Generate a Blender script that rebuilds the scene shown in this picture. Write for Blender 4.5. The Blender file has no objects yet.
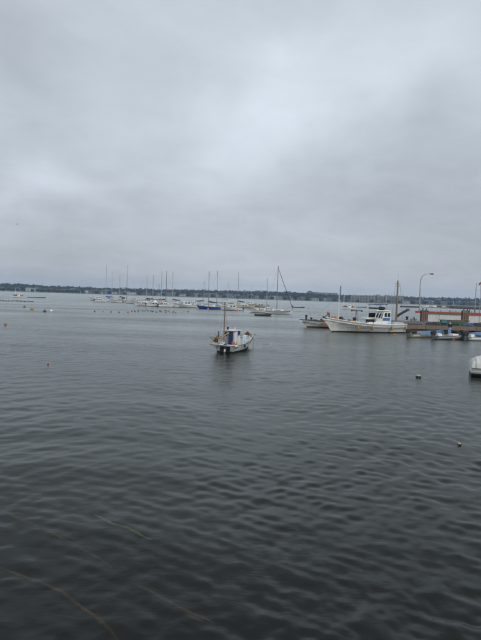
import bpy, math, random
import numpy as np
from mathutils import Vector, Matrix, Euler
random.seed(11)
C = bpy.context.scene.collection
R = math.radians

# ------------------------------------------------------------------ camera
FPX, H = 498.0, 3.8                       # focal length in photo pixels, eye height over the water
PITCH, ROLL = R(2.62), R(1.86)
cam_d = bpy.data.cameras.new('camera'); cam = bpy.data.objects.new('camera', cam_d); C.objects.link(cam)
F = Vector((0, math.cos(PITCH), -math.sin(PITCH)))
R0 = Vector((1, 0, 0)); U0 = R0.cross(F)
CR = R0*math.cos(ROLL) + U0*math.sin(ROLL)
CU = -R0*math.sin(ROLL) + U0*math.cos(ROLL)
m = Matrix((CR, CU, -F)).transposed().to_4x4(); m.translation = Vector((0, 0, H))
cam.matrix_world = m
cam_d.sensor_fit = 'VERTICAL'; cam_d.sensor_height = 24
cam_d.lens = 24*FPX/640
cam_d.clip_start = 0.1; cam_d.clip_end = 12000
bpy.context.scene.camera = cam

def ray(px, py): return F + CR*((px-240.5)/FPX) - CU*((py-320)/FPX)
def pw(px, py, z=0.0):
    d = ray(px, py); t = (z-H)/d.z
    return Vector((d.x*t, d.y*t, z))
def pd(px, py, D):
    d = ray(px, py); t = D/d.y
    return Vector((d.x*t, D, H+d.z*t))

# ------------------------------------------------------------------ sky and sun
SUN_EL, SUN_AZ = R(40), R(148)             # azimuth clockwise from the view direction
w = bpy.data.worlds.new('World'); bpy.context.scene.world = w; w.use_nodes = True
nt = w.node_tree; nt.nodes.clear()
def N(t, ty, **kw):
    n = t.nodes.new(ty)
    for k, v in kw.items():
        if k in n.inputs: n.inputs[k].default_value = v
        else: setattr(n, k, v)
    return n
def build_world():
    L = nt.links.new
    out = N(nt, 'ShaderNodeOutputWorld'); bg = N(nt, 'ShaderNodeBackground'); bg.inputs['Strength'].default_value = 0.1
    L(bg.outputs[0], out.inputs[0])
    sky = N(nt, 'ShaderNodeTexSky'); sky.sky_type = 'NISHITA'; sky.sun_disc = False
    sky.sun_elevation = SUN_EL; sky.sun_rotation = SUN_AZ
    tc = N(nt, 'ShaderNodeTexCoord')
    def vm(op, a, b=None, s=None):
        n = N(nt, 'ShaderNodeVectorMath'); n.operation = op
        for i, q in enumerate((a, b)):
            if q is None: continue
            if isinstance(q, (tuple, Vector)): n.inputs[i].default_value = tuple(q)
            else: L(q, n.inputs[i])
        if s is not None:
            if isinstance(s, (int, float)): n.inputs['Scale'].default_value = s
            else: L(s, n.inputs['Scale'])
        return n.outputs['Value'] if op in ('DOT_PRODUCT', 'LENGTH') else n.outputs[0]
    def mt(op, a, b=0.0, c=None, clamp=False):
        n = N(nt, 'ShaderNodeMath'); n.operation = op; n.use_clamp = clamp
        for i, q in enumerate((a, b, c)):
            if q is None: continue
            if isinstance(q, (int, float)): n.inputs[i].default_value = q
            else: L(q, n.inputs[i])
        return n.outputs[0]
    d = vm('NORMALIZE', tc.outputs['Generated'])
    sx = N(nt, 'ShaderNodeSeparateXYZ'); L(d, sx.inputs[0])
    zz = mt('ADD', mt('ABSOLUTE', sx.outputs[2]), 0.22)
    pl = vm('SCALE', d, s=mt('DIVIDE', 1.0, zz))
    def noise(vec, sc, det, rough, off=0.0, dist=0.0):
        n = N(nt, 'ShaderNodeTexNoise'); n.inputs['Scale'].default_value = sc; n.inputs['Detail'].default_value = det
        n.inputs['Roughness'].default_value = rough; n.inputs['Distortion'].default_value = dist
        a = vm('ADD', vec, (off, off*1.7, 0.3*off)); L(a, n.inputs['Vector']); return n
    big = noise(pl, 0.9, 4, 0.5, 3.1, 0.4).outputs[0]
    mid = noise(pl, 2.6, 6, 0.55, 7.7, 0.6).outputs[0]
    wob = noise(d, 3.2, 4, 0.55, 1.3)
    wv = vm('SCALE', vm('SUBTRACT', wob.outputs['Color'], (0.5, 0.5, 0.5)), s=0.26)
    dw = vm('NORMALIZE', vm('ADD', d, wv))
    val = mt('MULTIPLY_ADD', mt('SUBTRACT', big, 0.5), 0.10, 1.03)
    val = mt('MULTIPLY_ADD', mt('SUBTRACT', mid, 0.5), 0.32, val)
    fine = noise(pl, 7.5, 5, 0.6, 2.2, 0.4).outputs[0]
    val = mt('MULTIPLY_ADD', mt('SUBTRACT', fine, 0.5), 0.11, val)
    # broad lighter and darker masses of the cloud deck
    for px, py, rad, amp in SKY_BLOBS:
        c = ray(px, py).normalized(); s = (rad/FPX)**2/2
        e = mt('EXPONENT', mt('DIVIDE', mt('SUBTRACT', vm('DOT_PRODUCT', dw, c), 1.0), s))
        val = mt('MULTIPLY_ADD', e, amp, val)
    # overcast deck grows lighter towards the zenith
    val = mt('MULTIPLY', val, mt('MULTIPLY_ADD', mt('MAXIMUM', mt('SUBTRACT', sx.outputs[2], 0.72), 0.0), 1.6, 1.0))
    warm = N(nt, 'ShaderNodeMapRange'); L(sx.outputs[2], warm.inputs[0])
    warm.inputs[1].default_value = 0.0; warm.inputs[2].default_value = 0.30; warm.interpolation_type = 'SMOOTHSTEP'
    mx = N(nt, 'ShaderNodeMix'); mx.data_type = 'RGBA'; L(warm.outputs[0], mx.inputs[0])
    mx.inputs[6].default_value = (5.32, 5.55, 6.10, 1); mx.inputs[7].default_value = (5.55, 6.12, 6.74, 1)
    col = vm('SCALE', mx.outputs[2], s=val)
    m2 = N(nt, 'ShaderNodeMix'); m2.data_type = 'RGBA'; m2.inputs[0].default_value = 0.06
    L(col, m2.inputs[6]); L(sky.outputs[0], m2.inputs[7]); L(m2.outputs[2], bg.inputs[0])
SKY_BLOBS = [(445, 60, 60, .16), (400, 75, 45, .08), (290, 95, 60, .20), (245, 125, 55, .12), (350, 75, 45, .07), (15, 188, 22, .18), (45, 194, 20, .19), (72, 202, 17, .16), (95, 210, 16, .10), (118, 218, 14, .05),
             (330, 170, 42, -.10), (395, 148, 45, -.09), (450, 125, 45, -.06), (265, 200, 45, -.08), (200, 238, 45, -.06), (50, 255, 85, -.20), (25, 75, 50, -.08), (5, 10, 50, -.08), (150, 60, 50, -.04),
             (450, 235, 75, -.19), (360, 235, 50, -.06), (120, 140, 60, .05), (220, 30, 60, .03), (240, 275, 60, .04), (400, 290, 60, .05)]
build_world()
ld = bpy.data.lights.new('sun', 'SUN'); ld.energy = 1.5; ld.angle = R(20); ld.color = (1.0, 0.97, 0.93)
sun = bpy.data.objects.new('sun', ld); C.objects.link(sun)
sd = Vector((math.sin(SUN_AZ)*math.cos(SUN_EL), math.cos(SUN_AZ)*math.cos(SUN_EL), math.sin(SUN_EL)))
sun.rotation_euler = (-sd).to_track_quat('-Z', 'Y').to_euler()
vs = bpy.context.scene.view_settings
vs.view_transform = 'Standard'; vs.look = 'None'; vs.gamma = 1.0; vs.use_curve_mapping = False; vs.exposure = 0.0

# ------------------------------------------------------------------ materials
def mat(name, col, rough=0.6, var=0.12, scale=3.0, grime=None, gamt=0.35, metal=0.0, bump=0.0, spec=0.5, stretch=(1, 1, 1)):
    ma = bpy.data.materials.new(name); ma.use_nodes = True; t = ma.node_tree; L = t.links.new
    b = t.nodes['Principled BSDF']; b.inputs['Roughness'].default_value = rough; b.inputs['Metallic'].default_value = metal
    b.inputs['Specular IOR Level'].default_value = spec
    tc = N(t, 'ShaderNodeTexCoord'); mp = N(t, 'ShaderNodeMapping'); mp.inputs['Scale'].default_value = stretch
    L(tc.outputs['Object'], mp.inputs[0])
    n1 = N(t, 'ShaderNodeTexNoise'); n1.inputs['Scale'].default_value = scale; n1.inputs['Detail'].default_value = 6; n1.inputs['Roughness'].default_value = 0.65
    L(mp.outputs[0], n1.inputs['Vector'])
    mr = N(t, 'ShaderNodeMapRange'); L(n1.outputs[0], mr.inputs[0]); mr.inputs[1].default_value = 0.25; mr.inputs[2].default_value = 0.75
    mr.inputs[3].default_value = 1-var; mr.inputs[4].default_value = 1+var
    vm = N(t, 'ShaderNodeVectorMath'); vm.operation = 'SCALE'; vm.inputs[0].default_value = col; L(mr.outputs[0], vm.inputs['Scale'])
    src = vm.outputs[0]
    if grime:
        n2 = N(t, 'ShaderNodeTexNoise'); n2.inputs['Scale'].default_value = scale*0.8; n2.inputs['Detail'].default_value = 8; n2.inputs['Roughness'].default_value = 0.7
        mp2 = N(t, 'ShaderNodeMapping'); mp2.inputs['Scale'].default_value = (3*stretch[0], 3*stretch[1], 0.35*stretch[2]); mp2.inputs['Location'].default_value = (3.3, 1.7, 9.1)
        L(tc.outputs['Object'], mp2.inputs[0]); L(mp2.outputs[0], n2.inputs['Vector'])
        r2 = N(t, 'ShaderNodeMapRange'); L(n2.outputs[0], r2.inputs[0]); r2.inputs[1].default_value = 0.45; r2.inputs[2].default_value = 0.72
        r2.inputs[3].default_value = 0; r2.inputs[4].default_value = gamt
        mx = N(t, 'ShaderNodeMix'); mx.data_type = 'RGBA'; L(r2.outputs[0], mx.inputs[0]); L(src, mx.inputs[6]); mx.inputs[7].default_value = (*grime, 1)
        src = mx.outputs[2]
    L(src, b.inputs['Base Color'])
    if bump:
        bp = N(t, 'ShaderNodeBump'); bp.inputs['Strength'].default_value = bump; bp.inputs['Distance'].default_value = 0.05
        L(n1.outputs[0], bp.inputs['Height']); L(bp.outputs[0], b.inputs['Normal'])
    return ma
RUST = (0.16, 0.07, 0.03); DIRT = (0.12, 0.10, 0.075)
M = dict(
    white=mat('white_gelcoat', (0.83, 0.83, 0.81), 0.42, .05, 2, (0.42, 0.38, 0.31), .18),
    white2=mat('worn_white_paint', (0.66, 0.66, 0.63), 0.55, .10, 2.5, (0.25, 0.20, 0.14), .5),
    cream=mat('cream_paint', (0.62, 0.56, 0.42), 0.5, .10, 2, DIRT, .4),
    paleblue=mat('pale_blue_white_paint', (0.55, 0.66, 0.72), 0.5, .08, 2, DIRT, .35),
    grey=mat('grey_paint', (0.30, 0.31, 0.31), 0.6, .12, 3, DIRT, .4),
    dkgrey=mat('dark_grey_paint', (0.07, 0.075, 0.08), 0.55, .2, 4),
    black=mat('black_rubber', (0.018, 0.018, 0.02), 0.6, .3, 5),
    bottom=mat('black_antifouling', (0.022, 0.022, 0.02), 0.75, .35, 3, (0.06, 0.07, 0.03), .6),
    redbottom=mat('brown_red_antifouling', (0.14, 0.045, 0.03), 0.75, .3, 3, (0.04, 0.04, 0.03), .6),
    deck=mat('worn_grey_deck', (0.34, 0.34, 0.32), 0.75, .15, 4, DIRT, .6),
    rub=mat('brown_rub_rail', (0.11, 0.08, 0.06), 0.7, .2, 4),
    wood=mat('weathered_wood', (0.20, 0.135, 0.085), 0.8, .3, 4, (0.07, 0.05, 0.04), .5, stretch=(1, 1, 1), bump=.3),
    palewood=mat('pale_wood', (0.42, 0.30, 0.19), 0.75, .2, 4, (0.14, 0.10, 0.07), .5),
    polewood=mat('brown_pole_wood', (0.24, 0.175, 0.12), 0.8, .25, 3, (0.08, 0.06, 0.045), .5),
    alu=mat('dull_aluminium', (0.42, 0.43, 0.44), 0.5, .08, 3, metal=.4),
    dkmast=mat('grey_brown_mast', (0.13, 0.12, 0.12), 0.6, .15, 2),
    steel=mat('galvanised_steel', (0.34, 0.36, 0.37), 0.5, .1, 3, metal=.4),
    rope=mat('grey_rope', (0.16, 0.15, 0.14), 0.85, .2, 8),
    glass=mat('dark_window_glass', (0.02, 0.024, 0.028), 0.08, .1, 1),
    blue=mat('royal_blue_paint', (0.015, 0.10, 0.42), 0.45, .1, 2, (0.05, 0.08, 0.16), .4),
    navy=mat('navy_cloth', (0.014, 0.035, 0.11), 0.8, .2, 5),
    tarp=mat('sky_blue_tarp', (0.055, 0.145, 0.29), 0.6, .15, 3, (0.25, 0.28, 0.30), .4),
    jib=mat('blue_grey_jib', (0.06, 0.075, 0.12), 0.8, .15, 4),
    teal=mat('turquoise_cloth', (0.05, 0.25, 0.33), 0.7, .15, 4),
    olive=mat('faded_olive_cloth', (0.20, 0.17, 0.10), 0.85, .15, 4),
    charcoal=mat('charcoal_cloth', (0.035, 0.038, 0.045), 0.85, .2, 4),
    yellow=mat('yellow_plastic', (0.42, 0.25, 0.04), 0.55, .15, 4, (0.14, 0.08, 0.03), .5),
    paleyellow=mat('weathered_pale_yellow_plastic', (0.58, 0.49, 0.25), 0.6, .15, 9, DIRT, .4),
    orange=mat('orange_plastic', (0.55, 0.15, 0.05), 0.5, .12, 4, (0.2, 0.08, 0.04), .35),
    pink=mat('faded_red_plastic', (0.50, 0.16, 0.10), 0.55, .12, 4, (0.3, 0.18, 0.13), .4),
    red=mat('red_paint', (0.42, 0.06, 0.035), 0.55, .15, 3, (0.16, 0.05, 0.03), .45),
    green=mat('dull_sea_green_paint', (0.05, 0.20, 0.17), 0.6, .15, 3),
    skiffgreen=mat('faded_green_paint', (0.13, 0.21, 0.19), 0.7, .2, 3, (0.05, 0.06, 0.05), .7),
    rust=mat('rust', (0.30, 0.11, 0.04), 0.85, .3, 5, (0.10, 0.05, 0.03), .6),
    concrete=mat('weathered_concrete', (0.085, 0.078, 0.066), 0.9, .15, 1.2, (0.07, 0.065, 0.055), .6, bump=.3),
    beam=mat('tan_concrete_beam', (0.18, 0.14, 0.10), 0.85, .15, 1.5, (0.10, 0.08, 0.06), .6, bump=.3),
    darkpile=mat('wet_dark_pile', (0.05, 0.045, 0.04), 0.7, .3, 3),
    fenderwood=mat('brown_fender_timber', (0.20, 0.12, 0.08), 0.8, .25, 3, (0.06, 0.04, 0.03), .6),
    net=mat('brown_net_bundle', (0.10, 0.06, 0.045), 0.95, .5, 12, bump=.8),
    skin=mat('skin', (0.42, 0.26, 0.18), 0.6, .05, 3),
    jacket=mat('dark_navy_jacket', (0.012, 0.016, 0.035), 0.9, .2, 6),
    trousers=mat('pale_blue_trousers', (0.28, 0.38, 0.60), 0.85, .1, 6),
    bluebag=mat('blue_crate_plastic', (0.05, 0.14, 0.42), 0.5, .1, 4),
    hair=mat('black_hair', (0.01, 0.01, 0.01), 0.6, .1, 6),
    bamboo=mat('sunken_bamboo', (0.27, 0.135, 0.045), 0.9, .8, 1.1, (.012, .016, .010), .95),  # dark patches in the colour fade the poles as murky water would
    greenrope=mat('algae_green_rope', (0.38, 0.46, 0.18), 0.9, .5, 1.3, (.03, .04, .02), .6),
    canopy=mat('forest_foliage', (0.020, 0.031, 0.026), 0.8, .45, 0.06),
    ground=mat('shore_ground', (0.11, 0.11, 0.075), 0.95, .35, 0.02),
    seabed=mat('dark_seabed', (0.008, 0.009, 0.007), 1.0, .5, .6),
    h_white=mat('white_house_wall', (0.44, 0.45, 0.45), 0.8, .12, .1),
    h_cream=mat('cream_house_wall', (0.30, 0.26, 0.23), 0.8, .05, .1),
    h_grey=mat('grey_house_wall', (0.15, 0.165, 0.19), 0.8, .05, .1),
    h_brown=mat('brown_house_wall', (0.12, 0.10, 0.10), 0.8, .05, .1),
    roof_d=mat('dark_roof', (0.06, 0.065, 0.075), 0.7, .1, .1), roof_b=mat('blue_grey_roof', (0.12, 0.15, 0.20), 0.7, .1, .1),
    roof_r=mat('brown_roof', (0.10, 0.075, 0.07), 0.7, .1, .1),
    apt=mat('apartment_wall', (0.27, 0.26, 0.255), 0.8, .05, .05), apt2=mat('pale_apartment_wall', (0.40, 0.39, 0.38), 0.8, .05, .05),
    bird=mat('dark_feathers', (0.05, 0.05, 0.05), 0.8, .1, 5),
)

# ------------------------------------------------------------------ mesh helpers
class MB:
    def __init__(s): s.v = []; s.f = []
    def add(s, vs, fs):
        o = len(s.v); s.v += [tuple(q) for q in vs]; s.f += [tuple(i+o for i in q) for q in fs]; return s
    def box(s, c, d, rot=(0, 0, 0), taper=1.0):
        r = Euler(rot).to_matrix(); c = Vector(c); vs = []
        for z in (-.5, .5):
            k = 1.0 if z < 0 else taper
            for x, y in ((-.5, -.5), (.5, -.5), (.5, .5), (-.5, .5)): vs.append(c + r @ Vector((x*d[0]*k, y*d[1]*k, z*d[2])))
        return s.add(vs, [(3, 2, 1, 0), (4, 5, 6, 7), (0, 1, 5, 4), (1, 2, 6, 5), (2, 3, 7, 6), (3, 0, 4, 7)])
    def tube(s, pts, r, n=8, cap=True):
        pts = [Vector(p) for p in pts]; rs = r if isinstance(r, (list, tuple)) else [r]*len(pts)
        rings = []; prev = None
        for i, p in enumerate(pts):
            a = pts[max(i-1, 0)]; b = pts[min(i+1, len(pts)-1)]; t = (b-a).normalized()
            if prev is None:
                prev = t.cross(Vector((0, 0, 1)))
                if prev.length < .1: prev = t.cross(Vector((1, 0, 0)))
            u = (prev - t*prev.dot(t)).normalized(); prev = u; v = t.cross(u)
            rings.append([p + (u*math.cos(2*math.pi*k/n) + v*math.sin(2*math.pi*k/n))*rs[i] for k in range(n)])
        vs = [q for g in rings for q in g]; fs = []
        for i in range(len(rings)-1):
            for k in range(n): fs.append((i*n+k, i*n+(k+1) % n, (i+1)*n+(k+1) % n, (i+1)*n+k))
        if cap: fs += [tuple(range(n))[::-1], tuple(range((len(rings)-1)*n, len(rings)*n))]
        return s.add(vs, fs)
    def ell(s, c, r, n=12, m=8, jit=0.0, zmin=-1.0):
        c = Vector(c); vs = []; fs = []
        for i in range(m+1):
            ph = -math.pi/2 + math.pi*i/m
            for k in range(n):
                th = 2*math.pi*k/n; j = 1+random.uniform(-jit, jit)
                z = max(math.sin(ph), zmin)
                vs.append(c+Vector((r[0]*math.cos(ph)*math.cos(th)*j, r[1]*math.cos(ph)*math.sin(th)*j, r[2]*z*j)))
        for i in range(m):
            for k in range(n): fs.append((i*n+k, i*n+(k+1) % n, (i+1)*n+(k+1) % n, (i+1)*n+k))
        return s.add(vs, fs)
    def lathe(s, prof, c=(0, 0, 0), n=14):
        c = Vector(c); vs = []; fs = []
        for r, z in prof:
            for k in range(n): vs.append(c+Vector((r*math.cos(2*math.pi*k/n), r*math.sin(2*math.pi*k/n), z)))
        for i in range(len(prof)-1):
            for k in range(n): fs.append((i*n+k, i*n+(k+1) % n, (i+1)*n+(k+1) % n, (i+1)*n+k))
        fs += [tuple(range(n))[::-1], tuple(range((len(prof)-1)*n, len(prof)*n))]
        return s.add(vs, fs)
    def prism(s, poly, y0, y1):            # polygon in x,z extruded along y
        n = len(poly); vs = [(x, y0, z) for x, z in poly]+[(x, y1, z) for x, z in poly]
        fs = [tuple(range(n)), tuple(range(n, 2*n))[::-1]]+[(i, i+n, (i+1) % n+n, (i+1) % n) for i in range(n)]
        return s.add(vs, fs)
    def mesh(s, name, ma, smooth=None):
        me = bpy.data.meshes.new(name); me.from_pydata(s.v, [], s.f); me.materials.append(ma)
        if smooth is not None:
            me.polygons.foreach_set('use_smooth', [True]*len(me.polygons)); me.set_sharp_from_angle(angle=R(smooth))
        me.update(); return me
    def build(s, name, ma, parent=None, smooth=None, bev=0.0, **tags):
        o = bpy.data.objects.new(name, s.mesh(name, ma, smooth)); C.objects.link(o)
        if parent: o.parent = parent
        if bev:
            b = o.modifiers.new('bevel', 'BEVEL'); b.width = bev; b.segments = 2; b.limit_method = 'ANGLE'
        for k, v in tags.items(): o[k] = v
        return o
def thing(name, label, cat, loc=(0, 0, 0), rz=0.0, group=None):
    o = bpy.data.objects.new(name, None); C.objects.link(o); o.location = loc; o.rotation_euler = (0, 0, rz)
    o.empty_display_size = 0.2
    o['label'] = label; o['category'] = cat
    if group: o['group'] = group
    return o
def copy_tree(o, loc, rz, label, sc=None, parent=None):
    c = o.copy(); C.objects.link(c)
    if parent is None:
        c.location = loc; c.rotation_euler = (0, 0, rz)
        if label: c['label'] = label
        if sc is not None: c.scale = sc if isinstance(sc, (tuple, list)) else (sc, sc, sc)
    else: c.parent = parent
    for ch in list(o.children): copy_tree(ch, None, None, None, None, c)
    return c
def box1(name, c, d, ma, parent, rot=(0, 0, 0), bev=0.0, taper=1.0, **k):
    return MB().box(c, d, rot, taper).build(name, ma, parent, bev=bev, **k)
def tube1(name, pts, r, ma, parent, n=8, **k):
    return MB().tube(pts, r, n).build(name, ma, parent, smooth=40, **k)
def kind(o, k): o['kind'] = k; return o

# ------------------------------------------------------------------ water
def water():
    rng = np.random.RandomState(5)
    rs = [1.2]
    while rs[-1] < 75: rs.append(rs[-1]*(1.0045 if rs[-1] > 4 else 1.012))
    while rs[-1] < 3000: rs.append(rs[-1]*1.03)
    rs = np.array(rs); rs[-1] = 3000
    fine = np.arange(-0.62, 0.62, 0.0026)
    coarse = np.linspace(0.62, 2*math.pi-0.62, 60)[:-1]
    th = np.concatenate([fine, coarse]); nr, ntn = len(rs), len(th)
    RR, TT = np.meshgrid(rs, th, indexing='ij')
    X = RR*np.sin(TT); Y = RR*np.cos(TT); Z = np.zeros_like(X)
    dr = np.gradient(rs)[:, None]
    nw = 110
    lam = np.concatenate([np.exp(rng.uniform(math.log(0.17), math.log(1.3), 90)), np.exp(rng.uniform(math.log(1.5), math.log(6), 20))])
    ang = np.concatenate([rng.normal(R(97), R(50), 90), rng.normal(R(80), R(22), 20)])
    ph = rng.uniform(0, 2*math.pi, nw)
    slope = np.where(lam < .65, .0168, np.where(lam < 1.5, .0085, .0055))*rng.uniform(.4, 1.4, nw)
    amp = slope*lam/(2*math.pi)
    # slow patches of rougher and calmer water
    patch = np.ones_like(X)
    for k in range(9):
        l = rng.uniform(4, 18); a = rng.uniform(0, 2*math.pi)
        patch += 0.15*np.sin((X*math.cos(a)*.6+Y*math.sin(a))*2*math.pi/l+rng.uniform(0, 6.28))
    patch = np.clip(patch, .65, 1.35)
    # gentle warp so crests bend
    WX = X + .25*np.sin(Y*.9+X*.3)+.35*np.sin(X*.33-Y*.21+1); WY = Y+.22*np.sin(X*.7+.6)+.3*np.sin(Y*.27+X*.41+2)
    sel = slice(0, nr)
    for i in range(nw):
        fade = np.clip((lam[i]/(3.5*dr)-1.0), 0, 1); fade = fade*fade*(3-2*fade)
        if fade.max() <= 0: continue
        k = 2*math.pi/lam[i]; s = np.sin(k*(WX*math.cos(ang[i])+WY*math.sin(ang[i]))+ph[i])
        s = s + .22*(1-np.abs(s))            # slightly peaked crests
        Z += amp[i]*s*fade*(patch if lam[i] < 1.5 else 1)
    Z[:, len(fine):] *= 0
    Z[:, [0, len(fine)-1]] *= .0
    far = 1-np.clip((.6/(3.5*dr)-0.5)/1.6, 0, 1)
    far = np.broadcast_to(far, X.shape)
    co = np.stack([X, Y, Z], -1).reshape(-1, 3)
    i, j = np.meshgrid(np.arange(nr-1), np.arange(ntn), indexing='ij')
    j2 = (j+1) % ntn
    fs = np.stack([i*ntn+j, (i+1)*ntn+j, (i+1)*ntn+j2, i*ntn+j2], -1).reshape(-1, 4)[:, ::-1]
    me = bpy.data.meshes.new('water')
    nc = len(co); co = np.vstack([co, [[0, 0, 0]]])
    tri = np.stack([np.full(ntn, nc), np.arange(ntn), (np.arange(ntn)+1) % ntn], -1)[:, ::-1]
    me.vertices.add(len(co)); me.vertices.foreach_set('co', co.ravel())
    nl = fs.size+tri.size; me.loops.add(nl); me.loops.foreach_set('vertex_index', np.concatenate([fs.ravel(), tri.ravel()]))
    me.polygons.add(len(fs)+len(tri))
    st = np.concatenate([np.arange(len(fs))*4, fs.size+np.arange(len(tri))*3]); me.polygons.foreach_set('loop_start', st)
    me.update(calc_edges=True); me.validate()
    me.polygons.foreach_set('use_smooth', [True]*len(me.polygons))
    at = me.attributes.new('far', 'FLOAT', 'POINT'); at.data.foreach_set('value', np.append(far.ravel(), 0).astype(np.float32))
    ma = bpy.data.materials.new('sea_water'); ma.use_nodes = True; t = ma.node_tree; t.nodes.clear(); L = t.links.new
    out = N(t, 'ShaderNodeOutputMaterial'); geo = N(t, 'ShaderNodeNewGeometry')
    def nz(sc, st, det, off, rough=.5, dist=0.):
        mp = N(t, 'ShaderNodeMapping'); mp.inputs['Scale'].default_value = st; mp.inputs['Location'].default_value = (off, off*2, 0)
        mp.inputs['Rotation'].default_value = (0, 0, R(8))
        L(geo.outputs['Position'], mp.inputs[0])
        n = N(t, 'ShaderNodeTexNoise'); n.inputs['Scale'].default_value = sc; n.inputs['Detail'].default_value = det; n.inputs['Roughness'].default_value = rough
        n.inputs['Distortion'].default_value = dist
        L(mp.outputs[0], n.inputs['Vector']); return n.outputs[0]
    def mm(op, a, b, c=None):
        n = N(t, 'ShaderNodeMath'); n.operation = op
        for i_, q in enumerate((a, b, c)):
            if q is None: continue
            if isinstance(q, (int, float)): n.inputs[i_].default_value = q
            else: L(q, n.inputs[i_])
        return n.outputs[0]
    fa = N(t, 'ShaderNodeAttribute'); fa.attribute_name = 'far'
    fine_n = nz(5.5, (.6, 1.2, 1), 4, 1.0, .55, .3)
    swell = nz(1.9, (.6, 1.2, 1), 4, 5.0, .6, .5)
    pat = nz(0.05, (.5, 1.6, 1), 3, 11.0)
    pr = N(t, 'ShaderNodeMapRange'); L(pat, pr.inputs[0]); pr.inputs[1].default_value = .35; pr.inputs[2].default_value = .68; pr.inputs[3].default_value = .55; pr.inputs[4].default_value = 1.45
    h = mm('MULTIPLY', swell, mm('MULTIPLY_ADD', fa.outputs['Fac'], WAVE_FAR, .007))
    h = mm('ADD', h, mm('MULTIPLY', fine_n, mm('MULTIPLY_ADD', fa.outputs['Fac'], .020, .0075)))
    h = mm('MULTIPLY', h, pr.outputs[0])
    bp = N(t, 'ShaderNodeBump'); bp.inputs['Strength'].default_value = 1.0; bp.inputs['Distance'].default_value = 1.0; L(h, bp.inputs['Height'])
    fr = N(t, 'ShaderNodeFresnel'); fr.inputs['IOR'].default_value = 1.32; L(bp.outputs[0], fr.inputs['Normal'])
    gl = N(t, 'ShaderNodeBsdfGlossy'); gl.inputs['Roughness'].default_value = 0.05; gl.inputs['Color'].default_value = (.97, 1, .975, 1); L(bp.outputs[0], gl.inputs['Normal']); L(mm('MULTIPLY_ADD', fa.outputs['Fac'], .15, .04), gl.inputs['Roughness'])
    df = N(t, 'ShaderNodeBsdfDiffuse'); df.inputs['Color'].default_value = (.0018, .0030, .0026, 1)
    tr = N(t, 'ShaderNodeBsdfRefraction'); tr.inputs['Color'].default_value = (.75, .82, .70, 1); tr.inputs['IOR'].default_value = 1.33; tr.inputs['Roughness'].default_value = .16; L(bp.outputs[0], tr.inputs['Normal'])
    m1 = N(t, 'ShaderNodeMixShader'); m1.inputs[0].default_value = .4; L(tr.outputs[0], m1.inputs[1]); L(df.outputs[0], m1.inputs[2])
    m2 = N(t, 'ShaderNodeMixShader'); L(fr.outputs[0], m2.inputs[0]); L(m1.outputs[0], m2.inputs[1]); L(gl.outputs[0], m2.inputs[2])
    L(m2.outputs[0], out.inputs['Surface'])
    me.materials.append(ma)
    o = bpy.data.objects.new('water', me); C.objects.link(o); kind(o, 'structure')
WAVE_FAR = .10
water()
b = MB(); n = 48
b.add([(2990*math.cos(2*math.pi*k/n), 2990*math.sin(2*math.pi*k/n), -1.7) for k in range(n)], [tuple(range(n))])
kind(b.build('seabed', M['seabed']), 'structure')

# ------------------------------------------------------------------ far shore
RIDGE = [(-80, 282), (0, 284), (25, 285), (50, 286.4), (75, 287.5), (120, 288.9), (150, 289.6), (158, 290.2), (180, 290.3), (210, 290.9), (240, 291.7), (275, 292.3),
         (300, 293.2), (330, 295.2), (350, 295.9), (400, 297.0), (421, 297.8), (440, 298.2), (460, 298.6), (481, 299.2), (560, 301)]
def ridge_z(px, D):
    for (a, ya), (b_, yb) in zip(RIDGE, RIDGE[1:]):
        if a <= px <= b_: y = ya+(yb-ya)*(px-a)/(b_-a); break
    else: y = 300
    return pd(px, y, D).z
def hills():
    pxs = list(range(-76, 557, 4)); Ds = [1085, 1090, 1100, 1180, 1240, 1290, 1340, 1400, 1500, 1750, 2100]
    fr = [-.2, .04, .07, .08, .12, .35, .6, .92, 1.0, .8, .3]; v = []
    rnd = random.Random(3)
    for Dn, f in zip(Ds, fr):
        for px in pxs:
            p = pd(px, 300, Dn); z = (ridge_z(px, 1450)-9)*f
            if f < 0: z = -3
            elif f < .1: z = max(z, 1.3)
            else: z = max(z+rnd.uniform(-.8, .8), 1.5)
            v.append((p.x, p.y, z))
    b = MB(); k = len(pxs)
    b.add(v, [(i*k+j, i*k+j+1, (i+1)*k+j+1, (i+1)*k+j) for i in range(len(Ds)-1) for j in range(k-1)])
    kind(b.build('hills', M['ground'], smooth=60), 'structure')
hills()
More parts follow.
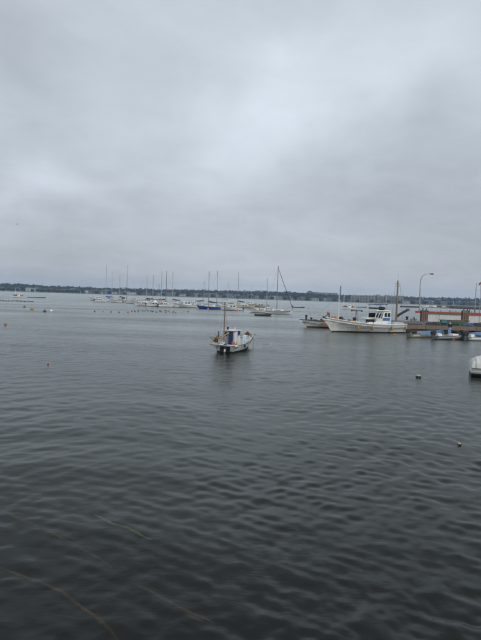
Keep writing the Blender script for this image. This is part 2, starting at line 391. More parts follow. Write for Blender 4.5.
def forest():
    rnd = np.random.RandomState(8); V = []; n = 0
    cs = []
    for row, (D, f, size) in enumerate([(1262, .20, 5.0), (1290, .35, 5.5), (1320, .52, 5.5), (1350, .66, 6), (1382, .85, 6), (1410, .95, 6.5), (1445, 1.0, 7)]):
        px = -70.0
        while px < 550:
            px += rnd.uniform(0.9, 2.4) + (2.2 if px > 404 and rnd.rand() < .6 else 0)
            if rnd.rand() < .10: continue
            p = pd(px, 300, D+rnd.uniform(-12, 12)); g = (ridge_z(px, 1450)-9)*f
            s = size*rnd.uniform(.7, 1.15); cs.append((p.x, p.y, max(g, 1.5)+s*.75, s*1.15, s))
    px = -70.0
    while px < 550:                                   # trees along the water on the left
        px += rnd.uniform(1.5, 6) + (0 if px < 78 else 9)
        p = pd(px, 300, 1105+rnd.uniform(0, 25)); s = rnd.uniform(2.5, 4.6); cs.append((p.x, p.y, 1.6+s*.8, s*1.3, s))
    cs = np.array(cs); per = 70; nC = len(cs)
    d = rnd.normal(size=(nC, per, 3)); d /= np.linalg.norm(d, axis=2, keepdims=True)
    rad = rnd.uniform(.5, 1.0, (nC, per, 1)); c = d*rad; c[..., 2] = np.where(c[..., 2] < -.5, c[..., 2]*.6, c[..., 2])
    cen = cs[:, None, :3]+c*np.stack([cs[:, 3], cs[:, 3], cs[:, 4]], -1)[:, None, :]
    nrm = d+rnd.normal(scale=.6, size=d.shape); nrm /= np.linalg.norm(nrm, axis=2, keepdims=True)
    up = rnd.normal(size=d.shape); a = np.cross(nrm, up); a /= np.linalg.norm(a, axis=2, keepdims=True); bb = np.cross(nrm, a)
    sz = rnd.uniform(.8, 1.9, (nC, per, 1))
    q = np.stack([cen-a*sz-bb*sz*.7, cen+a*sz-bb*sz*.6, cen+a*sz*.8+bb*sz*.8, cen-a*sz*.7+bb*sz], 2).reshape(-1, 3)
    me = bpy.data.meshes.new('forest'); me.from_pydata(q.tolist(), [], (np.arange(len(q)).reshape(-1, 4)).tolist()); me.materials.append(M['canopy'])
    o = bpy.data.objects.new('forest', me); C.objects.link(o); kind(o, 'stuff')
    o['label'] = 'dark band of woodland along the far shore'; o['category'] = 'forest'
forest()

def house_proto(wallm, roofm, style, win):
    w_, d_, h_ = 10, 8, 6
    t = bpy.data.objects.new('house', None); t.empty_display_size = .5
    C.objects.link(t)
    MB().box((0, 0, h_/2), (w_, d_, h_)).build('wall', M[wallm], t)
    if style == 'gable':
        MB().prism([(-w_/2-.5, 0), (w_/2+.5, 0), (w_/2-1.2, 2.6), (-w_/2+1.2, 2.6)], -d_/2-.5, d_/2+.5).build('roof', M[roofm], t).location.z = h_+.01
    else:
        b = MB().box((0, 0, h_+.25), (w_+.5, d_+.5, .5)); b.box((1.5, 1, h_+1.2), (3, 3, 1.3)); b.build('roof', M[roofm], t)
    if win:
        for i in range(3):
            for z in (1.7, 4.4): MB().box((-3.2+3.2*i, -d_/2-.04, z), (1.6, .12, 1.4)).build('window', M['glass'], t)
    return t
protos = []
for wm, rm, st in (('h_white', 'roof_d', 'gable'), ('h_cream', 'roof_b', 'gable'), ('h_grey', 'roof_b', 'gable'), ('h_brown', 'roof_r', 'gable'), ('h_white', 'roof_b', 'flat'), ('h_grey', 'roof_d', 'flat')):
    protos.append((house_proto(wm, rm, st, True), wm.split('_')[1], 'flat roofed' if st == 'flat' else 'pitched roof'))
used = set(); taken = set()
MARKS = [(-10, 'past the left edge of the far shore'), (5, 'at the far left end of the shore'), (17, 'above the far left fishing boat'), (30, 'on the far shore above the orange yellow buoy'), (42, 'under the thin ridge mast'), (57, 'on the shore right of the ridge mast'),
         (72, 'on the far shore midway to the left sailboats'), (88, 'just left of the left sailboats'), (104, 'behind the leftmost tall mast'), (112, 'behind the second mast from the left'), (120, 'behind the third mast from the left'), (128, 'behind the fourth mast from the left'),
         (138, 'between the left and middle masts'), (150, 'behind the left masts of the middle row'), (162, 'behind the central mast of the middle row'), (172, 'behind the right mast of the middle row'), (184, 'on the shore above the lone motorboat'), (196, 'left of the two dark masts of the blue boat'),
         (210, 'behind the mast of the blue sailboat'), (220, 'right of the masts above the blue boat'), (230, 'on the shore above the white cruiser'), (240, 'behind the mast right of the cruiser'), (250, 'above the turquoise canopy boat'), (262, 'behind the short white sailboat mast'),
         (276, 'behind the tallest sailboat mast'), (290, 'just right of the furled jib'), (305, 'below the domed hilltop building'), (318, 'below the long hilltop building'), (330, 'left of the chimney on the shore'), (342, 'behind the distant fishing boat mast'),
         (410, 'between the apartments and the lamp post'), (420, 'behind the lamp post on the far shore'), (430, 'right of the lamp post on the far shore'), (440, 'under the long white hillside building'), (452, 'above the middle of the barge'), (464, 'above the right mooring pile'), (476, 'behind the thin pole at the right edge'), (492, 'past the right edge of the far shore')]
def place_house(k, px, D, sc, z=1.5, label=None, group=None):
    p = pd(px, 300, D); o, colr, st = protos[k]
    where = min(MARKS, key=lambda q: abs(q[0]-px))[1]
    if not label:
        for _ in range(12):
            nm = ('long' if sc[0] > 1.5 else 'narrow' if sc[0] < 1.0 else 'small', k, where)
            if nm not in taken: break
            k = rr.randrange(6); sc = (rr.choice([.8, 1.2, 1.8]), 1, sc[2])
        taken.add(nm); o, colr, st = protos[k]
    siz = 'long' if sc[0] > 1.5 else 'narrow' if sc[0] < 1.0 else 'small'
    lb = label or f'{siz} {colr} {st} house {where}'; gr = group or 'houses along the far shore'
    ang = -math.atan2(p.x, p.y)+random.uniform(-.5, .5)
    if k not in used:
        used.add(k); o.location = (p.x, p.y, z); o.rotation_euler = (0, 0, ang); o.scale = sc; c = o; c['label'] = lb
    else: c = copy_tree(o, (p.x, p.y, z), ang, lb, sc)
    c['category'] = 'house'
    if label and 'group' in c: del c['group']
    if not label: c['group'] = gr
    return c
px = -20.0; rr = random.Random(21)
while px < 500:
    px += rr.uniform(2.2, 6.5)
    if 350 < px < 405 or px > 484 or px < -3: continue
    k = rr.choices(range(6), (2, 3, 4, 3, 2, 3))[0]; D = rr.uniform(1125, 1235)
    place_house(k, px, D, (rr.uniform(.7, 1.9), 1, rr.uniform(.6, 1.25)))
for i in range(26):                                       # houses that climb the hill between the trees
    px = rr.choice([rr.uniform(408, 478), rr.uniform(0, 60), rr.uniform(60, 150)]); k = rr.choice([0, 1, 2, 4, 5]); D = rr.uniform(1250, 1300)
    place_house(k, px, D, (rr.uniform(.8, 1.6), 1, rr.uniform(.8, 1.2)), z=(ridge_z(px, 1450)-9)*.28)
place_house(4, 30, 1120, (1.9, 1.2, 1.15), label='white flat roofed block standing out among trees at the far left shore')
place_house(4, 438.5, 1330, (1.5, 1, .9), z=10.5, label='long white flat roofed building high on the right hillside')
place_house(5, 427, 1200, (1.4, 1, 1.3), z=2, label='grey flat roofed building low behind the lamp post')
def apartment(px0, px1, pytop, D, wallm, label, floors=6):
    a = pd(px0, 300, D); c = pd(px1, 300, D); top = pd((px0+px1)/2, pytop, D).z; z0 = 1.4
    wd = c.x-a.x; x = (a.x+c.x)/2; h_ = top-z0
    t = thing('apartment_block', label, 'apartment block', (x, D, z0), 0)
    box1('wall', (0, 6, h_/2), (wd-.3, 12, h_), M[wallm], t)
    box1('roof', (0, 6, h_+.3), (wd*.94, 11.6, .6), M['roof_d'], t)
    nb = max(2, int(wd/6)); fh = (h_-1.0)/floors
    wme = MB().box((0, 0, 0), (3.6, .3, fh*.5)).mesh('window', M['glass'])
    for f in range(floors):
        box1('balcony', (0, -.6, f*fh+fh*.98), (wd*.97, 1.2, fh*.16), M['apt2'], t)
        for i in range(nb):
            o = bpy.data.objects.new('window', wme); C.objects.link(o); o.parent = t; o.location = (-wd/2+wd*(i+.5)/nb, -.12, f*fh+fh*.5)
for a in ((351.5, 365, 295.4, 1130, 'apt', 'leftmost grey apartment slab on the far shore beside the wooded hill'),
          (365.3, 377, 295.6, 1130, 'apt', 'second grey apartment slab from the left on the far shore'),
          (377.2, 380.6, 295.0, 1126, 'apt2', 'narrow pale stair tower between two far grey apartment slabs'),
          (380.8, 386.0, 296.2, 1132, 'apt', 'grey apartment block right of the narrow pale tower'),
          (386.0, 389.4, 295.2, 1126, 'apt2', 'narrow pale apartment tower just left of the wooden pole'),
          (389.6, 393.6, 296.3, 1130, 'apt', 'small grey apartment block directly behind the wooden pole rigging'),
          (393.8, 403.4, 296.6, 1130, 'apt', 'rightmost grey apartment slab on the far shore right of the pole')): apartment(*a)
def long_hall(px0, px1, py0, py1, D, wm, label, dome=False):
    a = pd(px0, py1, D); c = pd(px1, py1, D); top = pd((px0+px1)/2, py0, D).z; wd = c.x-a.x
    t = thing('hilltop_building', label, 'building', ((a.x+c.x)/2, D, a.z-5)); h_ = top-a.z+5
    box1('wall', (0, 6, h_/2), (wd, 12, h_), M[wm], t); box1('roof', (0, 6, h_+.4), (wd+1, 13, .8), M['roof_d'], t)
    if dome:
        b = MB(); b.ell((-wd*.25, 6, h_+.6), (wd*.22, 5, 3.2), 16, 8, zmin=0); b.build('dome_roof', M['roof_d'], t, smooth=60)
    return t
long_hall(307.5, 318, 292.1, 294.6, 1470, 'apt', 'hilltop building with a dark domed roof on the far shore', True)
long_hall(318.5, 337.5, 293.1, 295.2, 1470, 'apt', 'long low pale building along the hilltop left of the chimney')
long_hall(256, 268, 290.9, 293.0, 1470, 'apt2', 'pale building on the hilltop above the row of sailboats')
long_hall(286, 291, 291.7, 294, 1470, 'apt', 'small pale building on the hilltop right of the tall sailboat mast')
# chimney, towers
def tower(name, px, pt, pb, D, r0, r1, mname, label, cat, bands=0):
    p = pd(px, pb, D); z1 = pd(px, pt, D).z; t = thing(name, label, cat, (p.x, p.y, p.z-4)); h_ = z1-p.z+4
    tube1('shaft', [(0, 0, 0), (0, 0, h_)], [r0, r1], M[mname], t, 12)
    MB().lathe([(r1*1.25, 0), (r1*1.25, 1.0), (r1*.9, 1.0)], (0, 0, h_-.5), 12).build('rim', M['dkgrey'], t)
    for i in range(bands): MB().lathe([(r0*1.02, 0), (r0*1.02, 2)], (0, 0, h_*(.35+.2*i)), 12).build('band', M['h_grey'], t)
tower('chimney', 340.3, 286.2, 296, 1900, 3.2, 2.3, 'h_grey', 'tall grey chimney rising behind the wooded hill', 'chimney', 3)
tower('radio_mast', 42.2, 283.0, 286.5, 1500, .5, .35, 'dkgrey', 'thin mast on the ridge at the far left', 'mast')
tower('water_tower', 159.0, 284.5, 290, 1500, 1.0, .8, 'h_grey', 'thin tower on the ridge behind the middle masts', 'tower')
def jetty(px0, px1, py, D, h_, label):
    a = pd(px0, py, D); c = pd(px1, py, D); t = thing('breakwater', label, 'breakwater', ((a.x+c.x)/2, D, 0)); wd = c.x-a.x
    b = MB()
    b.box((0, 3, h_*.35), (wd, 6, h_*.7)); b.build('wall', M['concrete'], t)
    rb = random.Random(int(px0)); nb = min(60, int(wd/2.2))
    for i in range(nb):
        q = MB(); s = rb.uniform(.9, 1.5)*h_*.42
        q.ell((-wd/2+wd*(i+.5)/nb, -.6+rb.uniform(-.5, .5), h_*.22), (s*1.2, s, s*.8), 7, 4, .18); q.build('rock', M['darkpile'], t)
jetty(436, 520, 306, 440, 3.0, 'long dark breakwater beyond the red railed barge')
jetty(402.5, 420.5, 306, 400, 1.6, 'short dark breakwater just left of the lamp post')

# ------------------------------------------------------------------ boats
def hull(t, L, B, Fb, rise, draft=.3, tw=.75, rake=.5, peak=2.4, full=.5, hm='white', bm='bottom', dm='deck', rm='rub', bul=.25, wl=.09, sternrise=0.0, ns=22, bowfull=1.9, rail=.03, deck=True):
    def half(s): 
        f = tw+(1-tw)*math.sin(min(s/full, 1)*math.pi/2)
        if s > full: f = 1-((s-full)/(1-full))**bowfull
        return max(B/2*f, .012)
    def sheer(s): return Fb+rise*s**peak+sternrise*(1-s)**3
    V = []; zl = None; S = [i/ns for i in range(ns+1)]
    for s in S:
        zs = sheer(s); row = []
        zk = -draft*(1-.5*s**4)
        for q in (zk, zk*.5, 0.0, wl, wl+(zs-wl)*.25, wl+(zs-wl)*.5, wl+(zs-wl)*.75, zs):
            k = (q-zk)/(zs-zk); e = .30+.95*s**2.5
            y = half(s)*(max(k, 0)**e)
            x = s*L + rake*(s**5)*(k-.35)
            row.append((x, y, q))
        V.append(row)
    def shell(name, a, b_, ma):
        m_ = MB()
        for sg in (1, -1):
            vs = [(V[i][j][0], sg*V[i][j][1], V[i][j][2]) for i in range(ns+1) for j in range(a, b_+1)]; w_ = b_-a+1
            fs = [(i*w_+j, (i+1)*w_+j, (i+1)*w_+j+1, i*w_+j+1) for i in range(ns) for j in range(w_-1)]
            if sg > 0: fs = [f[::-1] for f in fs]
            m_.add(vs, fs)
        for i in (0, ns):
            vs = [(V[i][j][0], V[i][j][1], V[i][j][2]) for j in range(a, b_+1)]+[(V[i][j][0], -V[i][j][1], V[i][j][2]) for j in range(b_, a-1, -1)]
            m_.add(vs, [tuple(range(len(vs)))])
        return m_.build(name, M[ma], t, smooth=50)
    shell('hull_bottom', 0, 3, bm); shell('hull', 3, 7, hm)
    # deck inside the bulwark, and the bulwark's inner face
    m_ = MB(); inn = MB()
    for sg in (1, -1):
        a = [(V[i][7][0]-(.05 if i == ns else 0), sg*max(V[i][7][1]-.05, .004), V[i][7][2]) for i in range(ns+1)]
        lo = [(x, y, z-bul) for x, y, z in a]
        k = ns+1; fs = [(i, i+1, k+i+1, k+i) for i in range(ns)]
        inn.add(a+lo, fs if sg > 0 else [f[::-1] for f in fs])
    if deck:
        lo1 = [(V[i][7][0]-(.05 if i == ns else 0), max(V[i][7][1]-.04, .004), V[i][7][2]-bul) for i in range(ns+1)]
        m_.add(lo1+[(x, -y, z) for x, y, z in lo1], [(i, ns+1+i, ns+2+i, i+1) for i in range(ns)]); m_.build('deck', M[dm], t)
    inn.build('bulwark', M[hm], t)
    g = MB()
    for sg in (1, -1): g.tube([(V[i][7][0], sg*V[i][7][1], V[i][7][2]+.01) for i in range(ns+1)], rail, 6)
    g.tube([(V[0][7][0], V[0][7][1], V[0][7][2]+.008), (V[0][7][0], -V[0][7][1], V[0][7][2]+.008)], rail, 6)
    g.build('gunwale', M[rm], t)
    return lambda s: (s*L + rake*(s**5)*.65, half(s), sheer(s))

def outboard(t, x, y=0, z=.45, s=1.0, cowl='black', tilt=0.0):
    """engine clamped to a transom: a part with its own sub-parts"""
    c = MB(); c.prism([(x-.44*s, z+.05*s), (x-.02*s, z+.05*s), (x+.02*s, z+.30*s), (x-.10*s, z+.42*s), (x-.38*s, z+.40*s), (x-.47*s, z+.24*s)], y-.15*s, y+.15*s)
    o = c.build('outboard_motor', M[cowl], t, bev=.05*s)
    MB().box((x-.24*s, y, z-.22*s), (.22*s, .13*s, .56*s), (0, tilt, 0), 1.3).build('leg', M['dkgrey'], o, bev=.02)
    MB().box((x-.26*s, y, z-.30*s), (.34*s, .16*s, .03*s)).build('cavitation_plate', M['dkgrey'], o)
    MB().box((x-.03*s, y, z+.0*s), (.10*s, .22*s, .30*s)).build('bracket', M['grey'], o)
    MB().tube([(x, y, z+.2*s), (x+.42*s, y+.05, z+.3*s)], .018*s, 6).build('tiller', M['black'], o)
    p = MB()
    for k in range(3): p.box((x-.40*s, y+.07*s*math.cos(k*2.09), z-.48*s+.07*s*math.sin(k*2.09)), (.02*s, .12*s, .05*s), (k*2.09, 0, .4))
    p.build('propeller', M['grey'], o)
    return o
def ring_fender(t, p, r, ma, n=16, axis='y', name='tyre_fender'):
    m_ = MB(); pts = [(p[0]+r*math.cos(2*math.pi*k/n), p[1], p[2]+r*math.sin(2*math.pi*k/n)) for k in range(n+1)]
    m_.tube(pts, r*.36, 6, False); return m_.build(name, M[ma], t, smooth=60)
def cyl_fender(t, p, r, h_, ma, name='fender'):
    m_ = MB().lathe([(r*.3, -h_/2), (r*.85, -h_/2+.03), (r, -h_/4), (r, h_/4), (r*.85, h_/2-.03), (r*.3, h_/2)], p, 10)
    o = m_.build(name, M[ma], t, smooth=60)
    MB().tube([(p[0], p[1], p[2]+h_/2), (p[0], p[1]*.93, p[2]+h_/2+.28)], .012, 5).build('lanyard', M['rope'], o); return o

# ---- the mooring boat in the middle
def work_boat():
    sc = pw(235, 353.3); hd = R(67.5); ul = Vector((-math.sin(hd), math.cos(hd), 0))
    L, B = 4.55, 1.66
    loc = sc+ul*(B/2*.93)
    t = thing('fishing_boat', 'small white fishing boat with blue cabin door and brown mast moored alone', 'fishing boat', loc, hd)
    g = hull(t, L, B, .46, .36, draft=.25, tw=.92, rake=1.0, peak=2.2, full=.45, hm='white2', bul=.22, wl=.10, rm='rub', bowfull=2.1, rail=.022)
    # wide stern platform, a black panel painting the dark recess under it
    box1('stern_platform', (-.16, 0, .50), (.46, 1.86, .09), M['white'], t, bev=.02)
    box1('platform_edge', (-.405, 0, .515), (.03, 1.88, .05), M['rub'], t)
    for y in (-.62, .62): box1('platform_bracket', (-.12, y, .36), (.24, .16, .18), M['white2'], t, taper=1.3)
    box1('dark_recess_panel', (-.02, -.02, .28), (.05, .74, .34), M['black'], t)
    o = outboard(t, -.06, -.12, .36, .62, 'black'); 
    box1('motor_skirt', (-.29, -.14, .17), (.10, .12, .16), M['white2'], t, (.0, .2, 0), bev=.02)
    # rails round the stern
    for y in (-.88, .88):
        tube1('stern_post', [(-.34, y, .54), (-.34, y, .80)], .018, M['alu'], t)
    # mast and stays
    tube1('mast', [(-.12, .03, .50), (-.10, .035, 2.0), (-.08, .05, 3.37)], [.042, .036, .026], M['wood'], t)
    box1('mast_foot', (-.12, .03, .62), (.12, .12, .2), M['paleblue'], t, bev=.01)
    MB().lathe([(.035, 0), (.05, .03), (.05, .07), (.02, .1)], (-.08, .05, 3.36), 8).build('masthead', M['dkgrey'], t)
    tube1('stay', [(-.09, .045, 3.2), (-.28, .42, .56)], .007, M['rope'], t, 5)
    tube1('stay', [(-.09, .045, 3.2), (1.0, .30, 1.55)], .006, M['rope'], t, 5)
    tube1('halyard', [(-.13, .03, 3.1), (-.17, .09, .75)], .006, M['rope'], t, 5)
    # wooden gallows on the port quarter
    for x, y in ((-.30, .82), (-.30, .34), (.34, .82), (.34, .42)): box1('gallows_post', (x, y, .76), (.06, .06, .46), M['palewood'], t, bev=.006)
    box1('gallows_beam', (-.30, .60, .98), (.07, .78, .07), M['wood'], t, bev=.008)
    box1('gallows_beam', (.02, .80, 1.0), (.95, .06, .06), M['palewood'], t, (0, -.08, 0), bev=.008)
    box1('gallows_beam', (.34, .5, 1.06), (.06, .86, .06), M['palewood'], t, (.25, 0, 0), bev=.008)
    tube1('hauler_arm', [(.0, .34, .8), (.25, .12, 1.18), (.6, -.02, 1.32)], .035, M['palewood'], t)
    tube1('samson_post', [(.05, .52, .5), (.05, .53, 1.42)], .045, M['dkgrey'], t)
    MB().ell((-.18, .58, .80), (.16, .2, .13), 10, 6, .15).build('net_heap', M['net'], t)
    for y, mn in ((.60, 'white'), (.30, 'paleblue')): box1('fish_box', (.22, y, .56), (.36, .24, .26), M[mn], t, bev=.015)
    # cabin, seen from behind
    cx0, cx1, cy0, cy1, cz = .72, 1.66, -.46, .46, .34
    c = MB(); c.prism([(cx0, cz), (cx1+.12, cz), (cx1, 1.08), (cx1-.22, 1.43), (cx0, 1.43)], cy0, cy1); cab = c.build('cabin', M['white2'], t, bev=.05)
    r_ = MB(); r_.box((1.16, 0, 1.465), (1.08, 1.02, .055)); r_.build('cabin_roof', M['white2'], cab, bev=.02)
    box1('door', (cx0-.03, -.12, .78), (.035, .38, .90), M['navy'], cab, bev=.008)
    box1('window', (cx0-.02, -.12, 1.32), (.03, .34, .14), M['glass'], cab)
    box1('window', (cx0-.02, .28, 1.22), (.03, .24, .24), M['glass'], cab)
    box1('hatch_board', (cx0-.03, .28, .78), (.03, .30, .55), M['grey'], cab, bev=.006)
    box1('window', (1.30, cy0-.015, 1.30), (.40, .03, .28), M['navy'], cab, (0, .0, 0))
    box1('window', (1.30, cy1+.015, 1.27), (.44, .03, .26), M['glass'], cab)
    box1('drip_rail', (cx0-.02, 0, 1.42), (.04, .98, .03), M['grey'], cab)
    box1('locker', (.62, -.36, .54), (.22, .18, .36), M['orange'], t, bev=.015, label='orange plastic bin beside the cabin door')
    box1('side_board', (.92, -.60, .56), (.52, .05, .26), M['cream'], t, bev=.01)
    # things on the roof
    l = MB(); l.ell((.92, .22, 1.63), (.085, .085, .09), 10, 6); l.box((.92, .22, 1.54), (.06, .06, .12)); l.build('searchlight', M['black'], t)
    for dz in (-.155, .155): box1('window_frame', (1.30, cy0-.03, 1.30+dz), (.46, .03, .03), M['grey'], cab)
    tube1('aerial', [(1.1, -.1, 1.56), (1.1, -.1, 1.82)], .012, M['grey'], t)
    tube1('aerial', [(1.15, -.22, 1.56), (1.15, -.22, 1.70)], .02, M['white'], t)
    tube1('roof_rail', [(.75, -.44, 1.515), (1.6, -.44, 1.515)], .014, M['alu'], t)
    tube1('roof_rail', [(.75, .44, 1.515), (1.6, .44, 1.515)], .014, M['alu'], t)
    for y in (-.31, .07): box1('door_frame', (cx0-.035, y, .86), (.03, .03, 1.08), M['grey'], cab)
    box1('rust_run', (cx0-.016, .13, 1.05), (.006, .025, .5), M['rust'], cab)
    MB().lathe([(.10, 0), (.13, .22), (.12, .22), (.09, .03)], (.40, -.52, .30), 12).build('bucket', M['tarp'], t, smooth=50)
    cr = MB()
    for k in range(4): cr.tube([(.50+(.15-.015*k)*math.cos(a_*.524), .22+(.15-.015*k)*math.sin(a_*.524), .40+.03*k) for a_ in range(13)], .018, 5, False)
    cr.build('rope_coil', M['palewood'], t)
    tube1('boat_hook', [(.45, .62, .70), (1.9, .60, 1.05)], .016, M['wood'], t)
    # working side, forward of the cabin
    box1('side_tank', (2.18, -.44, .70), (.62, .34, .62), M['paleblue'], t, bev=.04)
    box1('side_tank', (1.98, .30, .62), (.42, .5, .5), M['white'], t, bev=.03)
    box1('hatch', (2.9, 0, .46), (.66, .8, .16), M['grey'], t, bev=.02)
    box1('shelf', (2.22, -.42, 1.03), (.95, .36, .03), M['white'], t)
    for x in (2.72, 3.2, 3.75): box1('stanchion', (x, -.46+.12*(x-2.7), .72), (.07, .06, .42), M['white'], t)
    box1('black_block', (2.9, .12, .70), (.4, .55, .3), M['black'], t, bev=.05)  # plain black boxes filling the space between long poles and gunwale
    box1('black_block', (3.75, .0, .78), (.34, .42, .24), M['black'], t, bev=.05)
    tube1('long_pole', [(1.72, -.40, 1.09), (3.4, -.22, 1.00), (5.75, -.06, .90)], [.035, .04, .03], M['wood'], t)
    tube1('long_pole', [(1.75, -.28, 1.08), (3.4, -.12, .98), (5.3, .05, .93)], [.03, .035, .025], M['rub'], t)
    h_ = MB(); h_.ell((3.75, -.15, 1.09), (.30, .17, .09), 12, 7, .25); h_.ell((3.60, -.2, 1.17), (.09, .08, .10), 8, 5, .25); h_.ell((3.9, -.1, 1.14), (.08, .09, .08), 8, 5, .25)
    h_.build('net_bundle', M['net'], t)
    tube1('bow_rail', [(3.1, -.62, .70), (3.8, -.5, .86), (5.25, -.05, .95)], .02, M['white'], t)
    tube1('bow_rail', [(3.1, .62, .70), (3.8, .5, .86), (5.25, .05, .95)], .02, M['white'], t)
    cyl_fender(t, (1.45, -.90, .40), .055, .26, 'navy'); cyl_fender(t, (.1, -.86, .42), .04, .2, 'navy')
    tube1('rub_strake', [g_ for g_ in [(L*s, -(g(s)[1]+.005), g(s)[2]-.12) for s in [i/12 for i in range(10)]]], .018, M['rub'], t, 6)
    ml = [(5.3, 0, .80), (5.5, .02, .3), (5.6, .04, -.25)]
    tube1('mooring_line', ml, .012, M['rope'], t, 5)
work_boat()

# ---- big fishing boat alongside the pier
def big_boat():
    st = pw(407.3, 333.2); hd = R(199.2)
    L, B = 10.3, 2.7
    ul = Vector((-math.sin(hd), math.cos(hd), 0))     # port side faces the camera
    loc = st-ul*(B/2*.9)
    t = thing('fishing_boat', 'large white fishing boat with raked bow, wheelhouse and yellow fenders by the pier', 'fishing boat', loc, hd)
    g = hull(t, L, B, .92, .86, draft=.5, tw=.86, rake=1.55, peak=2.6, full=.5, hm='white2', bul=.30, wl=.14, sternrise=.18, bowfull=2.0, rail=.045, rm='white', ns=26)
    tube1('rub_strake', [(g(s)[0]-.1*s, g(s)[1]*(1-.15*s**3)+.01, g(s)[2]-.42-.14*s) for s in [i/16 for i in range(15)]], .035, M['rub'], t, 6)
    tube1('rub_strake', [(g(s)[0]-.1*s, g(s)[1]*(1-.05*s**3)+.015, g(s)[2]-.14) for s in [i/16 for i in range(16)]], .022, M['grey'], t, 6)
    tube1('oar_pole', [(5.0, 1.36, .50), (8.6, 1.12, .62)], .035, M['rub'], t, 6)
    def X(px): return (407.3-px)/72.3*10.3
    # wheelhouse
    x0, x1 = X(391.5), X(376.5)
    c = MB(); c.prism([(x0, .6), (X(383), .6), (X(383), 1.95), (X(384.5), 2.62), (x0, 2.62)], -.85, .85); wh = c.build('wheelhouse', M['white'], t, bev=.04)
    box1('wheelhouse_roof', (X(383.3), 0, 2.70), (X(376)-X(390.5), 1.95, .13), M['white'], wh, bev=.03)
    box1('front_house', (X(380), 0, 1.2), (.95, 1.6, 1.1), M['white2'], wh, bev=.03)
    # windshield framing in front of the wheelhouse
    for px_ in (375.2, 378.0, 380.8, 383.0):
        for y in (-.84, .84): tube1('windshield_frame', [(X(px_), y, 1.75), (X(px_+2.6), y, 2.62)], .035, M['white'], t, 6)
    box1('window', (X(380.2), .80, 2.10), (.95, .03, .52), M['glass'], wh, (0, 0, 0)); box1('window', (X(380.2), -.80, 2.10), (.95, .03, .52), M['glass'], wh)
    for px_ in (386.2, 389.4): box1('window', (X(px_), .87, 2.20), (.36, .03, .48), M['glass'], wh, bev=.01)
    box1('side_panel', (X(386.8), .87, 1.66), (1.0, .03, .34), M['tarp'], wh)
    box1('door', (X(390.2), .87, 1.35), (.0+.46, .025, 1.2), M['paleblue'], wh, bev=.01)
    # flybridge with canopies
    for px_ in (377.5, 387.2):
        for y in (-.75, .75): tube1('canopy_post', [(X(px_), y, 2.7), (X(px_)+.05, y, 3.45)], .025, M['alu'], t, 6)
    b_ = MB(); b_.box((X(381.2), 0, 2.98), (1.35, 1.7, .16)); b_.build('flybridge_screen', M['charcoal'], t, bev=.04)
    b_ = MB(); b_.box((X(382.0), 0, 3.46), (1.75, 1.8, .07), (0, .03, 0)); b_.build('canopy', M['navy'], t, bev=.03)
    box1('flybridge_seat', (X(386), 0, 2.95), (.4, .7, .45), M['charcoal'], t, bev=.03)
    tube1('flybridge_strut', [(X(384.5), .6, 2.75), (X(381.5), .6, 3.4)], .03, M['black'], t, 6)
    # awning over the working deck
    box1('awning', (X(375), 0, 1.76), (1.9, 1.5, .05), M['white'], t, (0, .05, 0), bev=.02)
    for px_ in (371.5, 376.8, 380.2): box1('deck_locker', (X(px_), .62, .98), (.58, .5, .62), M['white'], t, bev=.03)
    box1('dark_opening_block', (X(375.6), .1, 1.32), (1.2, .7, .5), M['black'], t, bev=.03)  # black block painting the dark opening below the awning
    box1('side_rail', (X(373), .95, 1.62), (1.5, .04, .05), M['pink'], t)
    # T shaped hauling gantry
    x = X(361)
    for dy in (-.35, .35): tube1('gantry_post', [(x-.1+.06, dy, .6), (x-.02, dy*.4, 2.62)], .07, M['grey'], t, 8)
    tube1('gantry_bar', [(x+.78, .0, 2.66), (x-.82, .0, 2.66)], .06, M['dkgrey'], t, 8)
    for dx in (.7, -.7): MB().lathe([(.03, 0), (.10, .03), (.10, .12), (.03, .15)], (x+dx, 0, 2.5), 10).build('pulley', M['black'], t)
    box1('gantry_base', (x, 0, .95), (.5, 1.0, .7), M['white2'], t, bev=.04)
    # bow mast, foredeck gear
    x = X(343.6); tube1('bow_mast', [(x, 0, .8), (x+.05, 0, 4.78)], [.045, .028], M['white'], t, 8)
    for z in (3.4, 4.2): tube1('bow_crosstree', [(x+.03, -.25, z), (x+.03, .25, z)], .02, M['white'], t, 6)
    tube1('bow_stay', [(x+.05, 0, 4.6), (11.9, 0, 1.95)], .010, M['rope'], t, 5)
    tube1('bow_stay', [(x+.05, 0, 4.6), (X(361), 0, 2.7)], .010, M['rope'], t, 5)
    w_ = MB(); w_.ell((X(345.6), .1, 1.62), (.26, .3, .25), 12, 8, .08); w_.box((X(345.6), .1, 1.3), (.4, .5, .4)); w_.build('winch', M['black'], t)
    for px_, y, z, s, mn in ((349, .2, 1.38, .30, 'palewood'), (351.6, .3, 1.34, .28, 'net'), (354, .1, 1.38, .32, 'palewood'), (356.6, .3, 1.3, .27, 'rust'), (347.6, .4, 1.3, .22, 'net')):
        q = MB(); q.box((X(px_), y, z), (s*1.3, s*2.4, s*1.2)); q.build('fish_crate', M[mn], t, bev=.02)
    q = MB(); q.ell((X(358.3), .2, 1.62), (.2, .3, .2), 10, 6, .2); q.build('net_heap', M['charcoal'], t)
    for px_, mn in ((337.3, 'orange'), (340.3, 'yellow')):
        q = MB(); q.ell((X(px_), .1, 1.72), (.20, .2, .20), 10, 7, .06); q.build('float_ball', M[mn], t)
    # anchor davit on the bow
    tube1('davit', [(X(332.0), .1, 1.62), (X(330), .1, 1.72), (X(328), .05, 1.80)], .08, M['charcoal'], t)
    tube1('davit', [(X(334.6), 0, 1.45), (X(334.2), 0, 2.35)], .08, M['dkgrey'], t)
    tube1('davit_arm', [(X(329.5), 0, 1.7), (X(334.4), 0, 2.18)], .05, M['charcoal'], t)
    MB().ell((X(333.3), 0, 2.28), (.15, .15, .2), 8, 6).build('davit_block', M['pink'], t)
